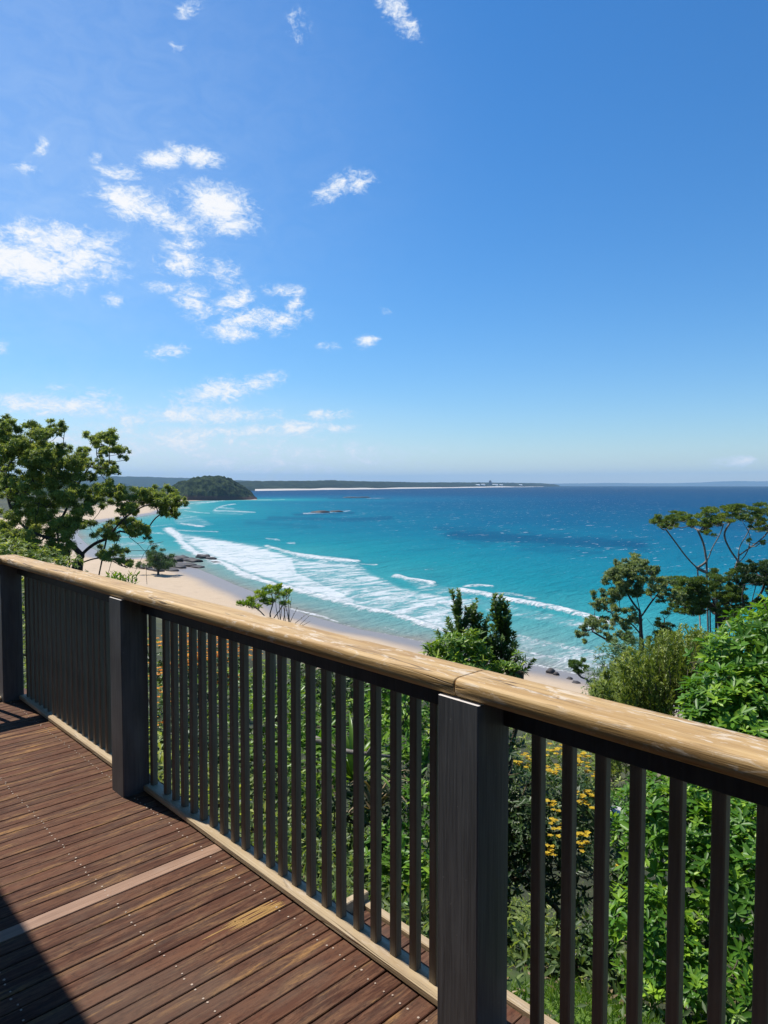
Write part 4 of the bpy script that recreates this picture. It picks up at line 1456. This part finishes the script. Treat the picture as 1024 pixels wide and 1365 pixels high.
def cone_shoots(ax_px, top_y, bot_y, n, hw0):
    out_ = [(P(ax_px, bot_y + 20, Zc), P(ax_px + r_c.normal() * 1.0, top_y, Zc))]
    for k in range(n):
        y = r_c.uniform(top_y + 14, bot_y)
        s = (y - top_y) / (bot_y - top_y)
        dx = r_c.uniform(-1, 1) * hw0 * (.2 + .9 * s) * r_c.uniform(.6, 1.35)
        z = Zc + r_c.uniform(-1, 1) * hw0 * s * Zc / F
        out_.append((P(ax_px + dx * .25, y + 24, Zc), P(ax_px + dx, y - r_c.uniform(2, 22) * (1 - abs(dx) / hw0 * .5), z)))
    return out_


sA = cone_shoots(612, 786, 890, 34, 40) + cone_shoots(637, 798, 890, 22, 26)
feather('conical_shrub', 'dark green upright shrub with two pointed shoots above the handrail centre', gp(622, 960, Zc), sA, M['leaf_blue'], 51, .085, .028, 200, .8, .62, up=.7)
sC = cone_shoots(668, 793, 900, 44, 40)
feather('conical_shrub', 'dark green upright shrub with a single pointed shoot, right of the twin-shoot shrub', gp(668, 960, Zc), sC, M['leaf_blue'], 52, .085, .028, 200, .8, .58, up=.7)
shrub('lime_shrub', 'bright lime green bush in front of the twin pointed shoots', gp(610, 960, 8.0),
      [lump(602, 868, 8.0, .18, .16), lump(624, 861, 8.0, .16, .14), lump(640, 876, 8.0, .12, .12), lump(584, 884, 7.9, .14, .10), lump(615, 905, 7.8, .34, .22), lump(574, 868, 7.9, .05, .05)],
      M['leaf_lime'], 380, 7, .115, .026, 53, .45, stems=40)
shrub('lime_shrub', 'small bright shrub with russet tips right of the pointed shoots, at the handrail', gp(680, 960, 8.0),
      [lump(682, 895, 8.0, .12, .1), lump(692, 880, 8.1, .06, .08), lump(665, 893, 8.0, .1, .08)],
      M['leaf_lime'], 60, 7, .09, .022, 54, .4, stems=20)
# sparse leafy treetop over the beach
rb = np.random.default_rng(8)
tree('leafy_bush', 'small open bush with light green leafy tips over the beach, left of centre', 'bush',
     [(366, 850), (362, 832), (360, 818)], [[(362, 832), (348, 816), (336, 806)], [(360, 818), (364, 802), (362, 792)], [(362, 828), (374, 812), (382, 798)]],
     C4([(326, 803, 9, 4), (338, 799, 9, 5), (332, 808, 8, 4), (348, 792, 9, 5), (358, 788, 9, 5), (368, 789, 8, 5), (378, 794, 8, 5), (352, 800, 9, 5), (342, 808, 8, 4), (366, 800, 8, 4), (380, 804, 6, 4), (384, 790, 5, 4)]),
     11, M['leaf_lime'], M['bark_grey'], .018, .003, 85, .085, .022, .3, 61, mode='up', extra=2, tone=.7, sub=3)
tw = []
for k in range(12):
    px = rb.uniform(366, 416)
    py = np.interp(px, [366, 380, 416], [783, 778, 826]) + abs(rb.normal()) * 6
    tw.append((P(372 + rb.uniform(-4, 20), 846, 10.6), P(px, py, 10.6 + rb.uniform(-.2, .2))))
feather('bare_bush', 'nearly leafless grey bush right of the twiggy green bush', gp(385, 900, 10.6), tw, M['leaf_dry'], 62, .05, .014, 10, .8, .5, r0=.008)
sh = []
for k in range(22):
    px = rb.uniform(143, 184)
    py = np.interp(px, [142, 150, 165, 178, 186], [766, 758, 768, 757, 764]) + abs(rb.normal()) * 5
    sh.append((P(px * .6 + 160 * .4, 790 + rb.uniform(0, 8), 7.5), P(px, py, 7.5 + rb.uniform(-.2, .2))))
feather('leafy_sprigs', 'few pale leafy sprigs poking over the handrail right of the gum trunk', gp(160, 830, 7.5), sh, M['leaf_lime'], 63, .07, .02, 60, .7, .5, r0=.006, cat='plant')
# understorey that the left gum stands in
shrub('understorey_shrub', 'grey green shrub under the large gum, against the far handrail', gp(40, 800, 14),
      [lump(20, 745, 14, .55, .35), lump(55, 752, 14, .45, .3), lump(90, 758, 14.2, .35, .22), lump(-20, 740, 14, .5, .4), lump(40, 790, 13.5, .9, .5)],
      M['leaf_gum'], 900, 6, .10, .03, 64, .4)

shrub('dry_shrub', 'dry twiggy olive shrub behind the yellow flowers, under the handrail', gp(760, 1020, 10),
      [lump(720, 1000, 10, .7, .45), lump(790, 1020, 9.6, .7, .45), lump(690, 1040, 9.4, .6, .5), lump(850, 1010, 9.2, .6, .45), lump(760, 1080, 8.6, .7, .6), lump(830, 1090, 8.0, .6, .5)],
      M['leaf_feather'], 1100, 6, .09, .022, 35, .5, newgrowth=.06)
shrub('leafy_shrub', 'sunny green shrub further down behind the middle baluster panel', gp(440, 1000, 12),
      [lump(330, 930, 12, .8, .6), lump(400, 940, 11.5, .8, .6), lump(470, 960, 11, .8, .6), lump(540, 985, 10.5, .7, .6), lump(270, 920, 12.5, .7, .6), lump(440, 1010, 9.8, .8, .7)],
      M['leaf_lime'], 1200, 7, .11, .036, 36, .40)
shrub('dark_shrub', 'tall dense dark shrub added behind the near charcoal post to shade the yellow-flowered shrub', gp(640, 1100, 7.3),  # added shrub, mostly hidden by the post, shades the plants to its right
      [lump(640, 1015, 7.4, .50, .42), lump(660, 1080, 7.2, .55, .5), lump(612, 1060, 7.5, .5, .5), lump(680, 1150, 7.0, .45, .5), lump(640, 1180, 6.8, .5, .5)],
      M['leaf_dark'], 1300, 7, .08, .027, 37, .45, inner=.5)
# behind the middle balusters
mid_spec = [
    ('flowering_shrub', 'shrub covered in orange yellow flowers behind the far balusters of the middle panel', (240, 990), 8.2, [(225, 905, 8.4, .42, .40), (265, 900, 8.4, .4, .35), (300, 910, 8.2, .3, .3), (230, 985, 7.8, .4, .4), (290, 985, 7.6, .4, .4)], 'leaf_dark', 520, .07, .024, 71, .5,
     [((x, y, 7.95), (.14, .12, .12), 44) for x, y in ((212, 860), (214, 900), (222, 935), (226, 965), (246, 862), (247, 885), (259, 872), (262, 890), (271, 880), (298, 858), (298, 880), (313, 868), (300, 915), (285, 870), (330, 880))], 'orange'),
    ('leafy_shrub', 'light green shrub behind the middle of the middle baluster panel', (350, 1010), 7.0, [(340, 970, 7.2, .32, .36), (375, 960, 7.2, .3, .36), (405, 975, 6.9, .28, .4), (350, 1040, 6.6, .4, .4), (400, 1060, 6.2, .35, .4)], 'leaf_lime', 520, .07, .026, 72, .36, None, None),
    ('leafy_shrub', 'tall leafy shrub seen through the balusters just left of the near post', (540, 1100), 6.6, [(545, 960, 6.6, .28, .34), (560, 1010, 6.4, .26, .3), (520, 930, 6.9, .26, .3), (530, 1150, 5.6, .35, .3), (555, 1190, 5.2, .3, .25), (565, 1090, 5.9, .25, .3)], 'leaf_gloss', 620, .085, .028, 73, .52, None, None),
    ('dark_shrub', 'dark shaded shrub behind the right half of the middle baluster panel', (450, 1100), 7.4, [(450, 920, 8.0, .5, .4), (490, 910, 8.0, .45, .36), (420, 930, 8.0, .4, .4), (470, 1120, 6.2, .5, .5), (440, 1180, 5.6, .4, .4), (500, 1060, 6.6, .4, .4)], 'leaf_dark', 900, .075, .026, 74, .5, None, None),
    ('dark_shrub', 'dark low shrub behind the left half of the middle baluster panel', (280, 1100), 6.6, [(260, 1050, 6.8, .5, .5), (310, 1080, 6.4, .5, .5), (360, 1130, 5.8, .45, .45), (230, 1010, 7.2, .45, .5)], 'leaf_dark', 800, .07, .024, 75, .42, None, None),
    ('leafy_shrub', 'green shrub behind the shaded left baluster panel', (80, 900), 10, [(60, 860, 10, .6, .5), (120, 880, 9.6, .6, .5), (20, 850, 10.4, .6, .5), (170, 890, 9, .5, .5)], 'leaf_gum', 500, .08, .026, 76, .45, None, None),
]
for (nm, lab, bp, bz, lps, mt, nw, ll, lw, sd_, tn, fl, fm_) in mid_spec:
    shrub(nm, lab, gp(bp[0], bp[1], bz), [lump(a, b_, z, rx, rz) for a, b_, z, rx, rz in lps], M[mt], nw, 7, ll, lw, sd_, tn,
          fl=[(P(*c), r3, n_) for c, r3, n_ in fl] if fl else None, flmat=M[fm_] if fm_ else None)


def strappy(label, base, n, L, w, seed, mat, tone=.5):
    r = np.random.default_rng(seed)
    root = thing('strap_leaved_plant', label, 'plant', base)
    v, f, tn = [], [], []
    for k in range(n):
        th = r.uniform(0, 6.28)
        el = r.uniform(.5, 1.4)
        ln = L * r.uniform(.6, 1.1)
        d = np.array([math.cos(th), math.sin(th)])
        sdv = np.array([-d[1], d[0], 0])
        p = np.array(base, float)
        b0 = len(v)
        m = 8
        for i in range(m + 1):
            s = i / m
            ww = w * (1 - s ** 2.2) * .5 + .001
            e = el - 1.9 * s * s * r.uniform(.9, 1.1)
            v += [p + sdv * ww, p - np.array([0, 0, ww * .5]), p - sdv * ww]
            tn += [tone + (.2 * r.normal() if i == 0 else 0)] * 3
            p = p + np.array([d[0] * math.cos(e), d[1] * math.cos(e), math.sin(e)]) * ln / m
        for i in range(m):
            for q in range(2):
                a = b0 + i * 3 + q
                f.append((a, a + 1, a + 4, a + 3))
    mesh_obj('foliage', v, f, mat, root, True, {'tone': np.clip(tn, 0, 1)})
    return root


def on(px, py, Z, dz=0):
    return P(px, py, Z) - np.array([0, 0, dz])


strappy('strap-leaved green plant behind the balusters left of the near post', on(470, 1040, 6.2), 34, .75, .05, 81, M['leaf_lime'], .45)
strappy('half-dry strap-leaved plant with pale curled leaves left of the near post', on(500, 1085, 6.0), 22, .55, .035, 82, M['leaf_dry'], .7)
strappy('broad strap-leaved plant low down beside the landing', on(545, 1195, 5.2), 26, .45, .045, 83, M['leaf_lime'], .5)
strappy('arching strap-leaved plant in the shade of the dark shrub', on(420, 1010, 6.6), 26, .6, .04, 84, M['leaf_gloss'], .6)

# fallen grey branch between the shrubs
br = thing('dead_branch', 'grey dead branch lying among shrubs left of the near post', 'branch', on(470, 1000, 6.1))
q = MB()
tube(q, curve([P(420, 985, 6.2), P(455, 1000, 6.1), P(490, 1005, 6.0), P(530, 1010, 6.1)], 5), np.linspace(.03, .012, 16), 7)
tube(q, curve([P(490, 1005, 6.0), P(500, 985, 5.9), P(497, 968, 5.9)], 5), np.linspace(.016, .006, 11), 6)
q.build('limb', M['bark_grey'], br, True)


def rock(name, label, c, R3, mat, seed, group=None, cat='rock', sq=1.0):
    r = np.random.default_rng(seed)
    nu, nv = 18, 12
    v = []
    for i in range(nv + 1):
        ph = math.pi * i / nv
        for k in range(nu):
            th = 2 * math.pi * k / nu
            d = np.array([math.sin(ph) * math.cos(th), math.sin(ph) * math.sin(th), math.cos(ph)])
            m = .72 + .55 * float(vnoise(np.array([d[0] * 1.7 + seed * 3.1 + d[2]]), np.array([d[1] * 1.7 + seed * 1.7]))[0]) + .16 * float(vnoise(np.array([d[0] * 5 + seed]), np.array([d[1] * 5 + d[2] * 4]))[0])
            d2 = np.sign(d) * np.abs(d) ** sq
            v.append(np.asarray(c) + d2 * m * np.asarray(R3))
    f = grid_faces(nv + 1, nu, True)
    o = mesh_obj(name, v, f, mat, None, False)
    return tag(o, label, cat, group)


rock('garden_rock', 'pale sunlit rock showing between the yellow flowers and the bright shrub', P(817, 1090, 6.4), (.17, .15, .08), M['dryrock'], 3)
# rocky ledge by the beach
rl = [(214, 757, 9, 1.2), (230, 748, 8, 1.5), (243, 745, 7, 1.6), (256, 748, 9, 1.2), (270, 744, 6, 1.8), (281, 746, 5, 1.2), (246, 754, 9, .9), (262, 756, 6, .6), (236, 757, 8, .9), (225, 762, 9, .7), (208, 764, 7, .7), (192, 760, 8, .8), (288, 750, 4, .5)]
labs = ['dark wave-cut rock under the round beach tree', 'flat dark rock right of the round beach tree', 'dark slab in the middle of the beach ledge', 'low broad rock at the middle of the shore ledge', 'tall dark rock near the seaward tip of the ledge',
        'small dark rock at the seaward tip of the ledge', 'flat slab on the sand side of the ledge', 'thin low rock in the wash beside the ledge', 'flat brown rock at the foot of the round beach tree', 'long low rock on the sand near the beach tree',
        'small flat rock on the sand left of the beach tree', 'low flat rock furthest left on the beach', 'tiny wet rock alone beyond the ledge tip']
for k, (px, py, w, h_) in enumerate(rl):
    c = onsea(px, py)
    s = np.hypot(c[0], c[1]) / F
    rock('shore_rock', labs[k], (c[0], c[1], max(SEA, gz(c[0], c[1])) + h_ * .3), (w * s * .95, w * s * 2.0, h_ * .75), M['rock'], 20 + k, 'rocks of the ledge beside the beach', sq=.8)
for k, (px, py, w, h_, lab) in enumerate([(428, 683.3, 13, 1.6, 'long dark reef rock awash in the nearer white water'), (449, 682.4, 9, 1.3, 'smaller dark reef rock at the right end of the nearer reef'),
                                          (470, 663.2, 14, 1.5, 'long low dark reef further out beyond the nearer reef'), (486, 663.2, 8, 1.8, 'dark reef rock beside the further white water')]):
    c = onsea(px, py)
    s = np.hypot(c[0], c[1]) / F
    rock('reef_rock', lab, (c[0], c[1], SEA + h_ * .1), (w * s * .8, w * s * .8, h_ * 1.3), M['rock'], 50 + k, 'reef rocks awash offshore', sq=.8)
for k, (px, py, w, h_, lab) in enumerate([(734, 899, 5, .5, 'dark boulder at the water edge on the near beach'), (742, 902, 4, .3, 'smaller flat dark rock touching the dark beach boulder'),
                                          (760, 908, 4, .2, 'low brown rock on sand right of the dark boulder'), (768, 914, 5, .18, 'flat brown rock lowest on the near sand')]):
    c = onsea(px, py)
    s = np.hypot(c[0], c[1]) / F
    rock('beach_rock', lab, (c[0], c[1], max(SEA, gz(c[0], c[1])) + h_ * .4), (w * s, w * s, h_ * 1.2), M['rock'], 60 + k, 'rocks on the near beach')
# small buildings on the far point
wb = plain('pale_render', (.75, .74, .72), .7, .3, 0, .05)
wd = plain('dark_tower_cladding', (.08, .09, .11), .6, .3, 0, .05)


def far_house(px, w, h_, lab, tower=False):
    c = P(px, 645.5, fs(px) + 250)
    z0 = SEA + 10
    q = MB()
    ax = _r * w / 2
    bx = _f * 10
    co = [c[:2] - ax - bx, c[:2] + ax - bx, c[:2] + ax + bx, c[:2] - ax + bx]
    q.prism_z(co, z0, z0 + h_)
    if tower:
        q.prism_z([c[:2] + (p_ - c[:2]) * .5 for p_ in co], z0 + h_, z0 + h_ + 8)
    else:
        n0 = len(q.v)
        e = [(p_[0], p_[1], z0 + h_ + .01) for p_ in co]
        rdg = [tuple(np.append(c[:2] - ax * .8, z0 + h_ + 4)), tuple(np.append(c[:2] + ax * .8, z0 + h_ + 4))]
        q.add(e + rdg, [(0, 1, 5, 4), (2, 3, 4, 5), (1, 2, 5), (3, 0, 4)])
    tag(q.build('tower_block' if tower else 'far_house', wd if tower else wb), lab, 'building', None if tower else 'pale houses on the far point')


far_house(653.5, 22, 52, 'dark tower block standing on the far point', True)
for k, (px, w, h_, lab) in enumerate([(637, 40, 16, 'low pale house leftmost on the far point'), (644, 40, 20, 'pale house just left of the dark far tower'), (660, 60, 18, 'wide pale building right of the dark far tower'), (668, 36, 15, 'small pale house second right of the far tower'), (694, 40, 14, 'pale house alone towards the tip of the far point')]):
    far_house(px, w, h_, lab)

# ------------------------------------------------------------------ ground cover on the bluff
Lv = Leaves(91)
r = Lv.r
n = 60000
th = HEAD + r.uniform(-rad(42), rad(42), n)
rd_ = 3.2 * (70 / 3.2) ** r.random(n)
X, Y = rd_ * np.sin(th), rd_ * np.cos(th)
ok = (X > 2.05) & (~((X < 3.2) & (Y < 1.5))) & (~((X < 5.2) & (Y < 2.6) & (r.random(n) < .8)))
X, Y, rd_ = X[ok], Y[ok], rd_[ok]
Z_ = ground(X, Y)
patch = fbm(X / 1.6, Y / 1.6, 3)
hgt = r.random(len(X)) ** 1.5 * np.clip(.25 + rd_ * .03, .3, 1.6) * (.4 + 1.2 * patch)
size = np.clip(.055 + rd_ * .0045, .06, .32)
ppx, ppy = project(np.stack([X, Y, Z_ + hgt + size], -1))
# nothing of it grows up into the view over the handrail
lim = np.interp(ppx, [0, 19, 220, 400, 650, 824, 1024], [745, 745, 790, 835, 897, 940, 990])
low = ~((ppy > lim + 4) | (rd_ < 5.0))
hgt = np.where(low, hgt * .12, hgt)
size = np.where(low, size * .8, size)
m = len(X)
pos = np.stack([X, Y, Z_ + hgt], -1)
d = rdir(r, m) * .9 + np.array([0, 0, .45])
Lv.add(pos, d, rdir(r, m) * .5 + np.array([0, 0, .8]), size * r.uniform(.7, 1.3, m), size * .34, .15 + .7 * (patch - .5) * 1.6 + .25 + .15 * r.normal(size=m))
tag(Lv.build('undergrowth', M['leaf_gum'], None), kind='stuff', label='mixed leafy undergrowth covering the slope below the deck', cat='undergrowth')
# grass beside the landing
Lv = Leaves(92)
r = Lv.r
n = 20000
X = r.uniform(1.98, 4.1, n)
Y = r.uniform(-.9, 2.2, n)
Z_ = ground(X, Y)
d = rdir(r, n) * .5 + np.array([0, 0, .9])
Lv.add(np.stack([X, Y, Z_ - .005], -1), d, rdir(r, n), r.uniform(.04, .085, n), .006, .5 + .2 * r.normal(size=n))
tag(Lv.build('grass', M['grass'], None), kind='stuff', label='short green grass beside the landing', cat='grass')
# dry leaf litter
Lv = Leaves(93)
r = Lv.r
n = 2600
X = r.uniform(2.0, 7.5, n)
Y = r.uniform(-.5, 7, n)
Z_ = ground(X, Y)
Lv.add(np.stack([X, Y, Z_ + .02], -1), rdir(r, n) * np.array([1, 1, .3]), np.array([0, 0, 1.]) + rdir(r, n) * .5, r.uniform(.04, .10, n), .025, .5 + .25 * r.normal(size=n))
tag(Lv.build('leaf_litter', M['leaf_dry'], None), kind='stuff', label='dry fallen leaves scattered on the garden slope', cat='leaf litter')
